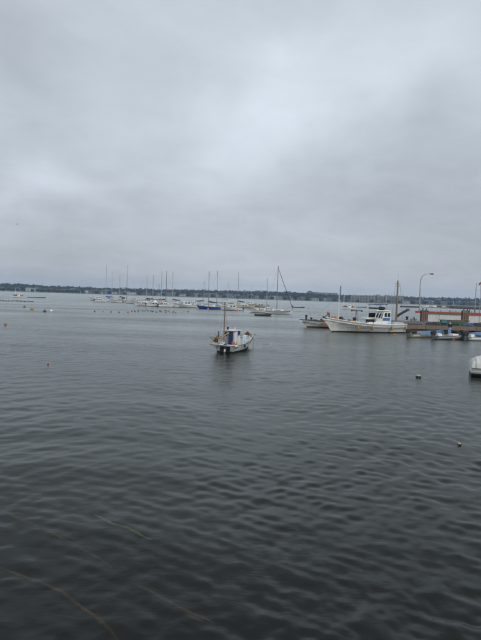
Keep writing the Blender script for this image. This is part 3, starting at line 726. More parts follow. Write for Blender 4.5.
    for px_ in (357.4, 371.0, 390.4, 405.6):
        s = X(px_)/L; gx, gy, gz = g(s); cyl_fender(t, (X(px_), gy+.10, .58), .115, .5, 'yellow')
    # stern gear
    box1('stern_box', (X(398), .1, 1.05), (.9, 1.4, .35), M['paleblue'], t, bev=.03)
    box1('stern_box', (X(403.6), .1, 1.12), (.7, 1.3, .3), M['white2'], t, bev=.03)
    for px_ in (394, 398, 402, 406): tube1('stanchion', [(X(px_), 1.15, .85), (X(px_), 1.15, 1.45)], .018, M['alu'], t, 5)
    tube1('hand_rail', [(X(393), 1.15, 1.45), (X(406.5), 1.13, 1.48)], .018, M['alu'], t, 5)
    tube1('aerial', [(X(388), .4, 2.7), (X(388.6), .4, 5.6)], .012, M['white'], t, 5)
    tube1('aerial', [(X(391), -.4, 2.6), (X(391), -.4, 4.4)], .012, M['white'], t, 5)
big_boat()

# ---- old boat behind the big bow
def old_boat():
    hd = R(184); bowwl = pw(305.5, 327.2); L, B = 8.2, 2.1
    u = Vector((math.cos(hd), math.sin(hd), 0)); ul = Vector((-math.sin(hd), math.cos(hd), 0))
    loc = bowwl-u*L-ul*.15
    t = thing('fishing_boat', 'old rust stained wooden fishing boat half hidden behind the bow of the large white boat', 'fishing boat', loc, hd)
    g = hull(t, L, B, .62, .42, draft=.4, tw=.8, rake=1.3, peak=1.8, full=.45, hm='white2', bm='redbottom', bul=.3, wl=.16, rm='dkgrey', rail=.05, bowfull=2.2)
    def X(px): return L-(px-305.5)*.1372
    box1('rusty_plate', (X(326), g(.6)[1]-.08, .46), (1.7, .05, .34), M['rust'], t, (0, 0, R(-6)))
    tube1('rub_strake', [(g(s)[0]-.1*s, g(s)[1]*(1-.12*s**3)+.01, g(s)[2]-.2) for s in [i/16 for i in range(15)]], .03, M['rub'], t, 6)
    for px_, h_ in ((305.8, .72), (311.0, .45), (321.2, .42)):
        q = MB(); q.lathe([(.12, 0), (.12, h_*.7), (.17, h_*.75), (.17, h_), (.08, h_+.04)], (X(px_), .2, g(max(0, min(1, X(px_)/L)))[2]-.1), 8); q.build('bollard', M['charcoal'], t)
    for px_, mn in ((315, 'charcoal'), (324, 'rust'), (328, 'palewood'), (332, 'net')): box1('deck_gear', (X(px_), .1, .9), (.5, .9, .38), M[mn], t, bev=.04)
    box1('foredeck', (X(309), 0, .80), (1.8, .9, .06), M['grey'], t, bev=.01)
    tube1('pole', [(X(306), .3, 1.05), (X(330), .4, .98)], .05, M['dkgrey'], t, 6)
old_boat()

# ------------------------------------------------------------------ pier, barge and what stands there
def pier():
    x0, x1, y0, y1, z1 = 20.6, 50.0, 64.0, 78.5, .95
    t = thing('pier', 'low weathered concrete pier with a tan edge beam behind the small skiffs', 'pier', ((x0+x1)/2, (y0+y1)/2, 0))
    cx, cy = (x0+x1)/2, (y0+y1)/2; hw, hd = (x1-x0)/2, (y1-y0)/2
    n = 9; pw_ = (x1-x0)/n
    me = MB().box((0, 0, 0), (pw_-.03, y1-y0-.7, .30)).mesh('deck_slab', M['concrete'])
    for i in range(n):
        o = bpy.data.objects.new('deck_slab', me); C.objects.link(o); o.parent = t; o.location = (-hw+pw_*(i+.5), .3, z1-.15+random.uniform(-.012, .012))
    me = MB().box((0, 0, 0), (pw_-.04, .34, .50)).mesh('edge_beam', M['beam'])
    for i in range(n):
        o = bpy.data.objects.new('edge_beam', me); C.objects.link(o); o.parent = t; o.location = (-hw+pw_*(i+.5), -hd+.17, z1-.24)
    kerb = MB().box((0, 0, 0), (pw_*.8, .22, .16)).mesh('kerb', M['darkpile'])
    for i in range(n):
        o = bpy.data.objects.new('kerb', kerb); C.objects.link(o); o.parent = t; o.location = (-hw+pw_*(i+.5), -hd+.52, z1+.08)
    pm = MB().lathe([(.20, -2.2), (.20, z1-.5)], (0, 0, 0), 10).mesh('pile', M['darkpile'], 50)
    for i in range(n*2+1):
        for yy in (-hd+.6, 0, hd-.6):
            o = bpy.data.objects.new('pile', pm); C.objects.link(o); o.parent = t; o.location = (-hw+.4+(2*hw-.8)*i/(n*2), yy, 0)
    box1('cross_beam', (0, -hd+1.0, .32), (2*hw, .3, .28), M['darkpile'], t)
pier()
def pier_pt(px, py): return pw(px, py, .95)
def bollard(px, py, label, s=1.0):
    p = pier_pt(px, py); t = thing('bollard', label, 'bollard', p)
    MB().lathe([(.26*s, 0), (.26*s, .05), (.15*s, .10), (.14*s, .36*s), (.25*s, .42*s), (.27*s, .52*s), (.18*s, .58*s)], (0, 0, 0), 12).build('post', M['black'], t, smooth=50)
    MB().lathe([(.34*s, 0), (.34*s, .04)], (0, 0, 0), 10).build('base_plate', M['rust'], t)
bollard(407.0, 319.9, 'small black bollard on the pier just left of the white barge end')
b2 = thing('rubber_tyre_pile', 'dark heap of tyres on the pier at the left end of the white barge', 'tyres', pier_pt(413.6, 320.6))
for i, (dx, dz) in enumerate(((0, .16), (.34, .16), (.12, .40), (-.3, .12))):
    ring_fender(b2, (dx, .12*i, dz), .13, 'black', 14, name='tyre')

def barge():
    a = pd(416.3, 320, 86); z0, z1 = 0, 2.05; x0 = a.x; x1 = 62; D0 = 84.0; D1 = 93; 
    t = thing('barge', 'long white barge with red top edge and thin green stripe moored behind the pier', 'barge', (x0, D0, 0), R(-7.2))
    Lg = 34.0
    m_ = MB(); m_.prism([(0.35, -.6), (0, .9), (-.12, z1), (Lg, z1), (Lg, -.6)], 0, 8.5); m_.v = [(x+(.56*y if x < 5 else 0), y, z) for x, y, z in m_.v]; m_.build('hull', M['white2'], t, bev=.05)
    box1('green_stripe', (Lg/2, -.02, z1-.02), (Lg-.05, .06, .13), M['green'], t)
    box1('red_edge', (Lg/2-.35, .2, z1+.23), (Lg+.9, .5, .36), M['red'], t, bev=.03)
    for i in range(14): box1('deck_post', (.8+i*2.5, .45, z1+.5), (.08, .08, .25), M['dkgrey'], t)
    for i in range(5):
        box1('hull_plate_seam', (3+i*6.4, -.012, 1.0), (.06, .03, 1.9), M['grey'], t)
    for xx, w_ in ((6.0, .9), (13.5, 1.2), (19, .7)): box1('deck_box', (xx, 3.2, z1+.42), (w_, 1.1, .55), M['grey'], t, bev=.04)
    # covered shelter at its right
    c = MB(); c.box((11.1, 4, z1+1.0), (3.6, 3, .1)); c.build('shelter_roof', M['charcoal'], t, bev=.03)
    for x in (9.5, 12.7):
        for y in (2.7, 5.3): tube1('shelter_post', [(x, y, z1), (x, y, z1+.95)], .06, M['dkgrey'], t, 6)
    return t
barge()
def fender_frame(px, pyt, pyb, label):
    D = 79.6; p = pd(px, pyb, D); zt = pd(px, pyt, D).z; h_ = zt+.8
    t = thing('mooring_pile', label, 'mooring pile', (p.x, D, -.8))
    for i, dx in enumerate((-.34, 0, .34)): box1('fender_timber', (dx, 0, h_*.5-.1), (.30, .28, h_-.45), M['fenderwood'], t, bev=.03)
    for dx in (-.53, .53): tube1('pile', [(dx, .12, -1.2), (dx, .12, h_-.1)], .10, M['darkpile'], t)
    box1('cap', (0, .05, h_-.16), (1.2, .42, .22), M['dkgrey'], t, bev=.03)
    for dx in (-.25, .3): tube1('top_post', [(dx, .1, h_-.1), (dx, .1, h_+.28)], .09, M['dkgrey'], t)
    MB().lathe([(.35, 0), (.35, .5)], (0, -.1, 1.35), 10).build('collar', M['green'], t)
fender_frame(424.2, 309.9, 321, 'brown timber mooring pile in front of the left end of the white barge')
fender_frame(465.3, 310.0, 321, 'brown timber mooring pile near the right edge above the green skiff')

# grey green skiff hauled out on the pier
def pier_skiff():
    p = pier_pt(444.5, 326.0); q = pier_pt(474, 327.2); L = (q-p).length
    t = thing('skiff', 'faded green skiff with flat top planks lying on the pier', 'skiff', Vector((p.x, p.y+1.3, .95+.22)), math.atan2(q.y-p.y, q.x-p.x))
    hull(t, L*.92, 1.25, .44, .10, draft=.2, tw=.85, rake=.5, peak=2, full=.4, hm='skiffgreen', bm='skiffgreen', bul=.15, wl=.05, rm='wood', rail=.03)
    box1('top_board', (L*.30, 0, .52), (L*.66, 1.0, .05), M['concrete'], t, bev=.01); box1('top_board', (L*.72, 0, .58), (L*.46, .7, .05), M['wood'], t, (0, -.05, 0), bev=.01)
    box1('stern_cover', (.35, -.3, .30), (.7, .75, .36), M['green'], t, bev=.03)
    for x in (.8, L*.65): box1('chock', (x, 0, -.1), (.2, 1.0, .22), M['wood'], t)
pier_skiff()
def blue_box(px, py, sx, label):
    p = pier_pt(px, py); t = thing('crate', label, 'crate', p)
    b = MB()
    for dx, dy, w_, d_ in ((0, -.24, sx, .03), (0, .24, sx, .03), (-sx/2+.015, 0, .03, .45), (sx/2-.015, 0, .03, .45)): b.box((dx, dy, .13), (w_, d_, .26))
    b.box((0, 0, .02), (sx-.06, .45, .03)); b.build('shell', M['bluebag'], t)
    MB().box((0, -.26, .24), (sx+.03, .03, .04)).build('rim', M['bluebag'], t)
def gear_heap(px, py, label, mn, s):
    p = pier_pt(px, py); t = thing('net_pile', label, 'net pile', p)
    b = MB(); b.ell((0, 0, .12*s), (.6*s, .4*s, .22*s), 12, 7, .18); b.ell((.35*s, .1, .2*s), (.3*s, .3*s, .2*s), 9, 6, .2); b.build('net', M[mn], t)
    MB().tube([(.5*s*math.cos(k*.7)*(1-.05*k), .3*s*math.sin(k*.7), .34*s) for k in range(12)], .03, 5).build('rope', M['rope'], t)
gear_heap(430.5, 324.9, 'dark net pile near the pier edge left of the green skiff', 'charcoal', 1.0)
gear_heap(437.0, 324.2, 'brown net pile on the pier just behind the dark one', 'net', .9)
gear_heap(478.0, 326.2, 'dark net pile at the right edge of the pier', 'charcoal', 1.2)
blue_box(470.3, 326.2, .8, 'blue plastic crate on the pier right of the green skiff')

# wooden pole with dark boom standing on the pier
def pole():
    D = 67.2; p = pd(396.2, 321, D); top = pd(397.1, 280.6, D).z
    t = thing('wooden_pole', 'tall brown wooden pole with crosstrees and a dark boom behind the large fishing boat', 'pole', (p.x, D, .95)); h_ = top-.95
    tube1('shaft', [(0, 0, 0), (0.0, 0, h_*.5), (.0, 0, h_)], [.13, .12, .085], M['polewood'], t, 10)
    for z, w_ in ((h_-.42, .34), (h_-.75, .22)): tube1('crosstree', [(-w_, 0, z), (w_, 0, z)], .035, M['wood'], t, 6)
    tube1('aerial', [(0, 0, h_), (-.02, 0, h_+1.0)], .012, M['grey'], t, 5)
    tube1('stay', [(.3, 0, h_-.42), (.95, .2, .1)], .014, M['rope'], t, 5); tube1('stay', [(-.3, 0, h_-.42), (-.7, -.3, .2)], .014, M['rope'], t, 5)
    tube1('stay', [(0, 0, h_-.2), (1.9, 1.0, 2.1)], .012, M['rope'], t, 5)
    e = pd(407.8, 309.8, D)-Vector((p.x, D, .95)); s = pd(397.5, 315.6, D)-Vector((p.x, D, .95))
    tube1('boom', [s, s+(e-s)*.85, e], [.16, .17, .12], M['charcoal'], t, 8)
    MB().ell(e, (.28, .16, .2), 8, 6, .1).build('boom_head', M['rub'], t)
    tube1('boom_brace', [s+Vector((0, 0, -.25)), s+(e-s)*.6], .05, M['charcoal'], t, 6)
pole()
# street lamp on the barge side
def lamp():
    D = 89; b_ = pd(419.6, 312, D); t = thing('street_lamp', 'tall curved grey street lamp with red tipped head above the barge', 'street lamp', (b_.x, D, 2.05))
    pts = []
    for px_, py_ in ((419.6, 312), (420.0, 295), (420.3, 284), (420.9, 279.5), (422.5, 276.2), (425.2, 274.3), (428.5, 273.7), (431, 273.7)):
        q = pd(px_, py_, D)-Vector((b_.x, D, 2.05)); pts.append(q)
    pts[0].z = 0
    tube1('pole', pts, [.13, .10, .085, .08, .075, .07, .065, .06], M['steel'], t, 10)
    h_ = pd(432, 274.0, D)-Vector((b_.x, D, 2.05))
    MB().ell(h_, (.42, .2, .15), 12, 6, zmin=-.6).build('lamp_head', M['rust'], t, smooth=60)
    MB().box(h_+Vector((.02, 0, -.11)), (.5, .24, .05)).build('diffuser', M['alu'], t, bev=.02)
    box1('base_plate', (0, 0, .03), (.5, .5, .06), M['steel'], t)
lamp()
def pole_right():
    D = 88.5; b_ = pd(475.0, 312, D); t = thing('flag_pole', 'thin grey pole with short crossbar at the right edge above the barge', 'pole', (b_.x, D, 2.05)); h_ = pd(475.7, 283, D).z-2.05
    tube1('shaft', [(0, 0, 0), (0, 0, h_)], [.08, .06], M['steel'], t); tube1('crossbar', [(-.35, 0, h_*.78), (.6, 0, h_*.78)], .03, M['steel'], t, 6)
    box1('base_plate', (0, 0, .03), (.3, .3, .06), M['steel'], t)
    b_ = pd(479.6, 312, D); t = thing('flag_pole', 'pole with small red flag at the far right edge', 'flag pole', (b_.x, D, 2.05)); h_ = pd(480, 281.5, D).z-2.05
    tube1('shaft', [(0, 0, 0), (0, 0, h_)], .05, M['steel'], t, 6)
    f = MB(); n_ = 7
    vs = []
    for i in range(n_):
        for k in range(2): vs.append((-i*.07, .05*math.sin(i*.9), h_-.05-k*.42-.05*i))
    vs += [(x, y+.012, z) for x, y, z in vs]; o_ = n_*2
    f.add(vs, [(2*i, 2*i+1, 2*i+3, 2*i+2) for i in range(n_-1)]+[(o_+2*i, o_+2*i+2, o_+2*i+3, o_+2*i+1) for i in range(n_-1)]); f.build('flag', M['red'], t)
pole_right()

# ---- skiffs with outboards in front of the pier
def skiff(px, py, hd, L, B, hm, label, tarp=None, mast_=False, cowl='black', rise=.28, os_=1.0, seat=True, gear=()):
    p = pw(px, py); t = thing('motor_skiff', label, 'skiff', p, R(hd), 'small motor skiffs moored along the pier')
    g = hull(t, L, B, .36, rise, draft=.16, tw=.88, rake=.6, peak=2, full=.45, hm=hm, bul=.20, wl=.05, rm='grey', rail=.022)
    outboard(t, -.02, 0, .46, os_, cowl)
    if seat:
        for s in (.22, .5): box1('thwart', (L*s, 0, .33+rise*s*s), (.24, g(s)[1]*1.9, .04), M['palewood'], t, bev=.008)
    if tarp:
        m_ = MB(); n_ = 10; vs = []
        rb = random.Random(int(px))
        for i in range(n_+1):
            s = tarp[1]+(tarp[2]-tarp[1])*i/n_; gx, gy, gz = g(s)
            for k in range(7):
                v_ = -1+k/3; vs.append((gx, v_*(gy+.04), gz+.06+.22*(1-v_*v_)+rb.uniform(-.03, .03)-(.16 if abs(v_) > .9 else 0)))
        m_.add(vs, [(i*7+k, (i+1)*7+k, (i+1)*7+k+1, i*7+k+1) for i in range(n_) for k in range(6)]); m_.build('tarpaulin', M[tarp[0]], t, smooth=80)
    for (x, y, z, dx, dy, dz, mn) in gear: box1('gear_box', (x, y, z), (dx, dy, dz), M[mn], t, bev=.02)
    tube1('mooring_line', [(g(1)[0]-.05, 0, g(1)[2]), (g(1)[0]+.9, .1, g(1)[2]+.05), (g(1)[0]+1.6, .15, .85)], .012, M['rope'], t, 5)
    return t
skiff(410.5, 337.2, 14, 3.9, 1.35, 'cream', 'cream skiff with pale blue tarpaulin right beside the stern of the large fishing boat', ('tarp', .20, .97), gear=((.5, .1, .5, .3, .6, .25, 'charcoal'), (.95, -.1, .46, .3, .4, .3, 'white')), os_=1.15)
skiff(435.6, 339.2, 13, 3.6, 1.4, 'grey', 'grey white skiff in which the person in a dark jacket stands', None, gear=((.55, .25, .44, .5, .5, .3, 'white'), (2.2, .0, .48, .7, .7, .26, 'white'), (2.9, 0, .55, .4, .5, .2, 'navy')), os_=1.15)
skiff(459.4, 338.8, 20, 3.6, 1.3, 'white2', 'skiff with a bright blue cover and black motor left of the rightmost skiff', ('tarp', .12, .8), os_=1.1)
skiff(468.3, 340.2, 8, 4.4, 1.45, 'white', 'white skiff with a tall black motor cut off by the right edge', None, gear=((.5, .2, .46, .4, .4, .3, 'white'), (1.6, 0, .46, .9, .9, .3, 'tarp')), os_=1.35)
def old_dark_skiff():
    p = pw(418, 334.5); t = thing('rowing_skiff', 'dark low skiff tucked under the pier edge behind the cream skiff', 'skiff', p+Vector((0, 3.6, 0)), R(4))
    hull(t, 3.4, 1.1, .33, .15, draft=.15, tw=.8, rake=.4, hm='dkgrey', bul=.15, wl=.04, rail=.02); box1('thwart', (1.2, 0, .3), (.22, .95, .04), M['wood'], t)
old_dark_skiff()

# ---- canopy boat at the right edge
def canopy_boat():
    p = pw(471.6, 376.6); h_ = R(-20); t = thing('motor_boat', 'white motorboat with rounded cream canopy cut off by the right edge', 'motorboat', p+Vector((-math.sin(h_)*.82, math.cos(h_)*.82, 0)), h_)
    g = hull(t, 4.8, 1.7, .46, .28, draft=.25, tw=.92, rake=.6, hm='white2', bm='black', bul=.2, wl=.16, rail=.03, rm='dkgrey')
    # rounded dodger of stretched cloth over the stern
    m_ = MB(); n_, k_ = 12, 14; vs = []
    for i in range(n_+1):
        a = math.pi/2*(1-i/n_); x = 1.35-1.38*math.sin(a); hh = .68*math.cos(a)**.55 if a < math.pi/2-.001 else .0
        for k in range(k_+1):
            th = math.pi*k/k_; y = .88*math.cos(th); z = .47+(hh+.0)*(math.sin(th)**.6 if 0 < k < k_ else 0)
            vs.append((x, y, z))
    m_.add(vs, [(i*(k_+1)+k, (i+1)*(k_+1)+k, (i+1)*(k_+1)+k+1, i*(k_+1)+k+1) for i in range(n_) for k in range(k_)])
    m_.build('canopy', mat('cream_canvas', (.62, .62, .57), .85, .10, 4, (.26, .23, .16), .7, bump=.6), t, smooth=80)
    for x in (.2, .65, 1.1):
        a = math.asin(max(-1, min(1, (1.35-x)/1.38))); hh = .68*math.cos(a)**.55
        tube1('canopy_hoop', [(x, .90*math.cos(math.pi*k/14), .475+hh*(math.sin(math.pi*k/14)**.6 if 0 < k < 14 else 0)+.005) for k in range(15)], .013, M['alu'], t, 6)
    box1('console', (1.9, 0, .65), (.6, .8, .6), M['charcoal'], t, bev=.05); box1('windshield', (2.3, 0, 1.0), (.04, .9, .35), M['glass'], t, (0, .4, 0))
    box1('opening_shade_panel', (1.36, 0, .62), (.04, 1.2, .4), M['charcoal'], t); box1('bench', (.9, 0, .5), (.5, 1.2, .12), M['rub'], t, bev=.02)  # charcoal panel paints the shade inside the canopy's open end
canopy_boat()

# ---- person
def person():
    p = pw(449.2, 336.4, .22)
    t = thing('person', 'person in a dark jacket and pale blue trousers standing in the grey skiff', 'person', p, R(200))
    def skin_mesh(name, verts, edges, rad, ma, root=0, lv=2):
        me = bpy.data.meshes.new(name); me.from_pydata(verts, edges, []); me.materials.append(M[ma])
        o = bpy.data.objects.new(name, me); C.objects.link(o); o.parent = t
        s = o.modifiers.new('skin', 'SKIN'); s.use_smooth_shade = True
        sv = me.skin_vertices[0].data if me.skin_vertices else None
        if sv is None:
            bpy.context.view_layer.objects.active = o
            me.skin_vertices.new() if hasattr(me.skin_vertices, 'new') else None
            sv = me.skin_vertices[0].data
        for i, r in enumerate(rad): sv[i].radius = (r, r) if not isinstance(r, tuple) else r
        sv[root].use_root = True
        q = o.modifiers.new('sub', 'SUBSURF'); q.levels = lv; q.render_levels = lv
        return o
    V = [(0, 0, .92), (0, .0, 1.10), (0, .02, 1.32), (0, .03, 1.44), (0, .05, 1.50), (0, .07, 1.62), (0, .07, 1.70)]
    Rr = [(.13, .10), (.12, .09), (.15, .10), (.09, .07), .052, .085, .07]
    E = [(i, i+1) for i in range(6)]
    for sg in (-1, 1):
        b0 = len(V); V += [(.09*sg, 0, .86), (.11*sg, .03, .48), (.12*sg, .0, .10), (.12*sg, .06, .04), (.13*sg, .16, .035)]; Rr += [.088, .06, .042, .04, .035]
        E += [(0, b0), (b0, b0+1), (b0+1, b0+2), (b0+2, b0+3), (b0+3, b0+4)]
        b0 = len(V); V += [(.19*sg, .03, 1.40), (.25*sg, .05, 1.14), (.19*sg, .24, 1.02), (.17*sg, .31, 1.0)]; Rr += [.055, .042, .032, (.038, .022)]
        E += [(3, b0), (b0, b0+1), (b0+1, b0+2), (b0+2, b0+3)]
        for k in range(5):
            f0 = len(V); oy = (-.03+.015*k); ln = (.05, .075, .085, .078, .06)[k]
            if k == 0: V += [(.17*sg-.035*sg, .31, 1.01), (.17*sg-.055*sg, .34, 1.015)]
            else: V += [(.17*sg-sg*(.03-.018*k), .31+ln*.55, .995), (.17*sg-sg*(.03-.018*k), .31+ln*.9, .96)]
            Rr += [.011, .009]; E += [(b0+3, f0), (f0, f0+1)]
    try: skin_mesh('body', V, E, Rr, 'skin')
    except Exception as ex: print('skin failed', ex)
    V = [(0, 0, .90), (0, 0, 1.10), (0, .02, 1.32), (0, .03, 1.45)]; Rr = [(.165, .13), (.16, .125), (.18, .125), (.085, .075)]; E = [(0, 1), (1, 2), (2, 3)]
    for sg in (-1, 1):
        b0 = len(V); V += [(.20*sg, .03, 1.395), (.26*sg, .05, 1.14), (.20*sg, .215, 1.035)]; Rr += [.075, .06, .045]; E += [(2, b0), (b0, b0+1), (b0+1, b0+2)]
    skin_mesh('jacket', V, E, Rr, 'jacket')
    V = [(0, 0, .90)]; Rr = [(.15, .12)]; E = []
    for sg in (-1, 1):
        b0 = len(V); V += [(.09*sg, 0, .82), (.11*sg, .03, .48), (.12*sg, .0, .14)]; Rr += [.105, .08, .065]; E += [(0, b0), (b0, b0+1), (b0+1, b0+2)]
    skin_mesh('trousers', V, E, Rr, 'trousers')
    MB().ell((0, .055, 1.70), (.10, .115, .10), 14, 8, zmin=-.25).build('hair', M['hair'], t, smooth=60)
    for sg in (-1, 1): MB().ell((.125*sg, .09, .05), (.055, .14, .05), 10, 6, zmin=-.8).build('boot', M['black'], t, smooth=60)
    for sg in (-1, 1):
        MB().ell((.035*sg, .158, 1.635), (.014, .008, .010), 8, 5).build('eye', M['hair'], t)
    MB().box((0, .168, 1.60), (.022, .03, .04), (0, 0, 0), .5).build('nose', M['skin'], t, bev=.006)
    MB().box((0, .158, 1.565), (.05, .012, .010)).build('mouth', M['rust'], t)
person()

# ------------------------------------------------------------------ buoys, floats
def buoy(px, py, r, ma, label, cat='buoy', D=None, style='ball', group=None, name='buoy'):
    p = pw(px, py); p.z = .045 if style == 'duo' else 0; t = thing(name, label, cat, p, random.uniform(-.4, .4), group)
    if style == 'ball':
        MB().ell((0, 0, r*.35), (r, r, r*.9), 14, 10).build('float', M[ma], t, smooth=70)
        MB().lathe([(r*.18, 0), (r*.18, r*.3), (r*.1, r*.36)], (0, 0, r*1.18), 8).build('eye', M['dkgrey'], t)
    else:
        MB().ell((0, 0, r*.10), (r, r, r*.40), 16, 8, .03).build('base', M['black'], t, smooth=70)
        for dx in (-.30, .30): MB().ell((dx*r, 0, r*.52), (r*.36, r*.42, r*.36), 12, 8, .04).build('float', M[ma], t, smooth=70)
        MB().tube([(0, 0, .3*r), (0, 0, .9*r)], r*.10, 8).build('shackle', M['rust'], t)
        MB().tube([(0, -r*.5, 0), (-r*.6, -r*2, -.01), (-r*.3, -r*4.5, -.1)], r*.08, 5).build('line', M['rope'], t)
    return t
buoy(418.5, 378.0, .145, 'paleyellow', 'black mooring buoy with two pale floats on open water left of the canopy boat', style='duo')
buoy(459.3, 446.3, .058, 'paleyellow', 'small pale yellow buoy nearest the camera at lower right', style='duo')
buoy(414.2, 337.0, .17, 'cream', 'pale yellow ball float beside the motor of the cream skiff')
buoy(394.6, 335.4, .15, 'yellow', 'yellow ball float on the water beside the large white boat')
buoy(452.3, 339.6, .30, 'orange', 'orange ball float against the skiff where the person stands')
buoy(456.4, 339.4, .14, 'cream', 'small white ball float right of the orange one')
buoy(32.0, 309.6, .36, 'yellow', 'large orange yellow buoy off to the left')
buoy(24.3, 307.4, .26, 'dkgrey', 'dark buoy just left of the large orange yellow one')
buoy(44.6, 311.8, .30, 'dkgrey', 'low dark buoy right of the large orange yellow one')
buoy(51.2, 311.2, .24, 'white', 'pale buoy beside the low dark one at left')
buoy(5.2, 325.2, .15, 'rust', 'rusty orange buoy nearest the left edge'); buoy(48.0, 364.2, .05, 'rust', 'tiny brown float alone in the left foreground water')
for px_, py_, mn, lb in ((94.6, 311.6, 'dkgrey', 'dark buoy first in the row before the left sailboats'), (102.8, 311.8, 'pink', 'red buoy second in the row before the left sailboats'),
        (111.0, 312.3, 'rust', 'brown buoy third in the row before the left sailboats'), (119.0, 312.6, 'dkgrey', 'dark buoy fourth in the row before the left sailboats'),
        (127.9, 312.8, 'rust', 'brown buoy last in the row before the left sailboats'), (173.3, 312.6, 'dkgrey', 'dark buoy in front of the small motorboat in the marina'),
        (184, 311.5, 'pink', 'faded red buoy below the white motorboat in the marina'), (188, 311.9, 'dkgrey', 'dark buoy below the white motorboat in the marina'),
        (299.8, 311.3, 'pink', 'leftmost faded red buoy before the old rusty boat'), (310.2, 313.4, 'pink', 'second faded red buoy above the old rusty boat'), (314.1, 313.3, 'pink', 'third faded red buoy above the old rusty boat'),
        (317.1, 312.3, 'orange', 'orange buoy at the right of the three above the old rusty boat'), (352.5, 314.3, 'pink', 'faded red buoy behind the foredeck of the large fishing boat'),
        (309, 308.6, 'dkgrey', 'dark buoy far out above the faded red ones'), (293, 312, 'pink', 'small red buoy right of the tall sailboat bow')):
    buoy(px_, py_, .17, mn, lb)
for px_, py_, lb in ((197.5, 309.2, 'orange buoy at the stern of the blue sailboat'), (208.0, 309.6, 'faded red buoy against the blue hull amidships'), (220.2, 309.9, 'faded red buoy at the bow of the blue sailboat'),
        (237.4, 311.1, 'orange buoy under the bow of the white motor cruiser'), (252.8, 312.3, 'red buoy left of the short white sailboat'), (270.0, 313.7, 'orange buoy between the two rightmost sailboats'),
        (113.6, 301.8, 'bright orange buoy among the left sailboats'), (108.0, 301.2, 'dull orange buoy at the stern of the left sailboats'),
        (148.3, 305.6, 'orange buoy at the left of the middle sailboat row'), (156.6, 306.4, 'orange buoy in the centre of the middle sailboat row'), (167.4, 306.7, 'orange buoy at the right of the middle sailboat row'),
        (177.0, 306.8, 'orange buoy left of the white motorboat')):
    buoy(px_, py_, .32, 'orange' if 'orange' in lb else 'pink', lb)
# line of net floats
rb = random.Random(4)
for i in range(26):
    px_ = .5+i*1.28+rb.uniform(-.6, .6); p = pw(px_, 300.9+px_*.024+rb.uniform(-.35, .35))
    MB().ell((0, 0, .1), (.21, .21, .20), 8, 5).build('net_float', M[rb.choice(['dkgrey', 'net', 'rub'])], None, label='small dark net float in the line at the far left', category='net float', group='net floats in a line at the far left').location = p
for i in range(30):
    px_ = 133+i*1.5+rb.uniform(-1.4, 1.4); p = pw(px_, 310.7+.035*(px_-133)+rb.uniform(-1.1, 1.1))
    MB().ell((0, 0, .06), (.14, .14, .14), 8, 5).build('net_float', M[rb.choice(['dkgrey', 'charcoal', 'grey'])], None, label='tiny float scattered on the water before the middle sailboats', category='net float', group='floats before the middle sailboats').location = p

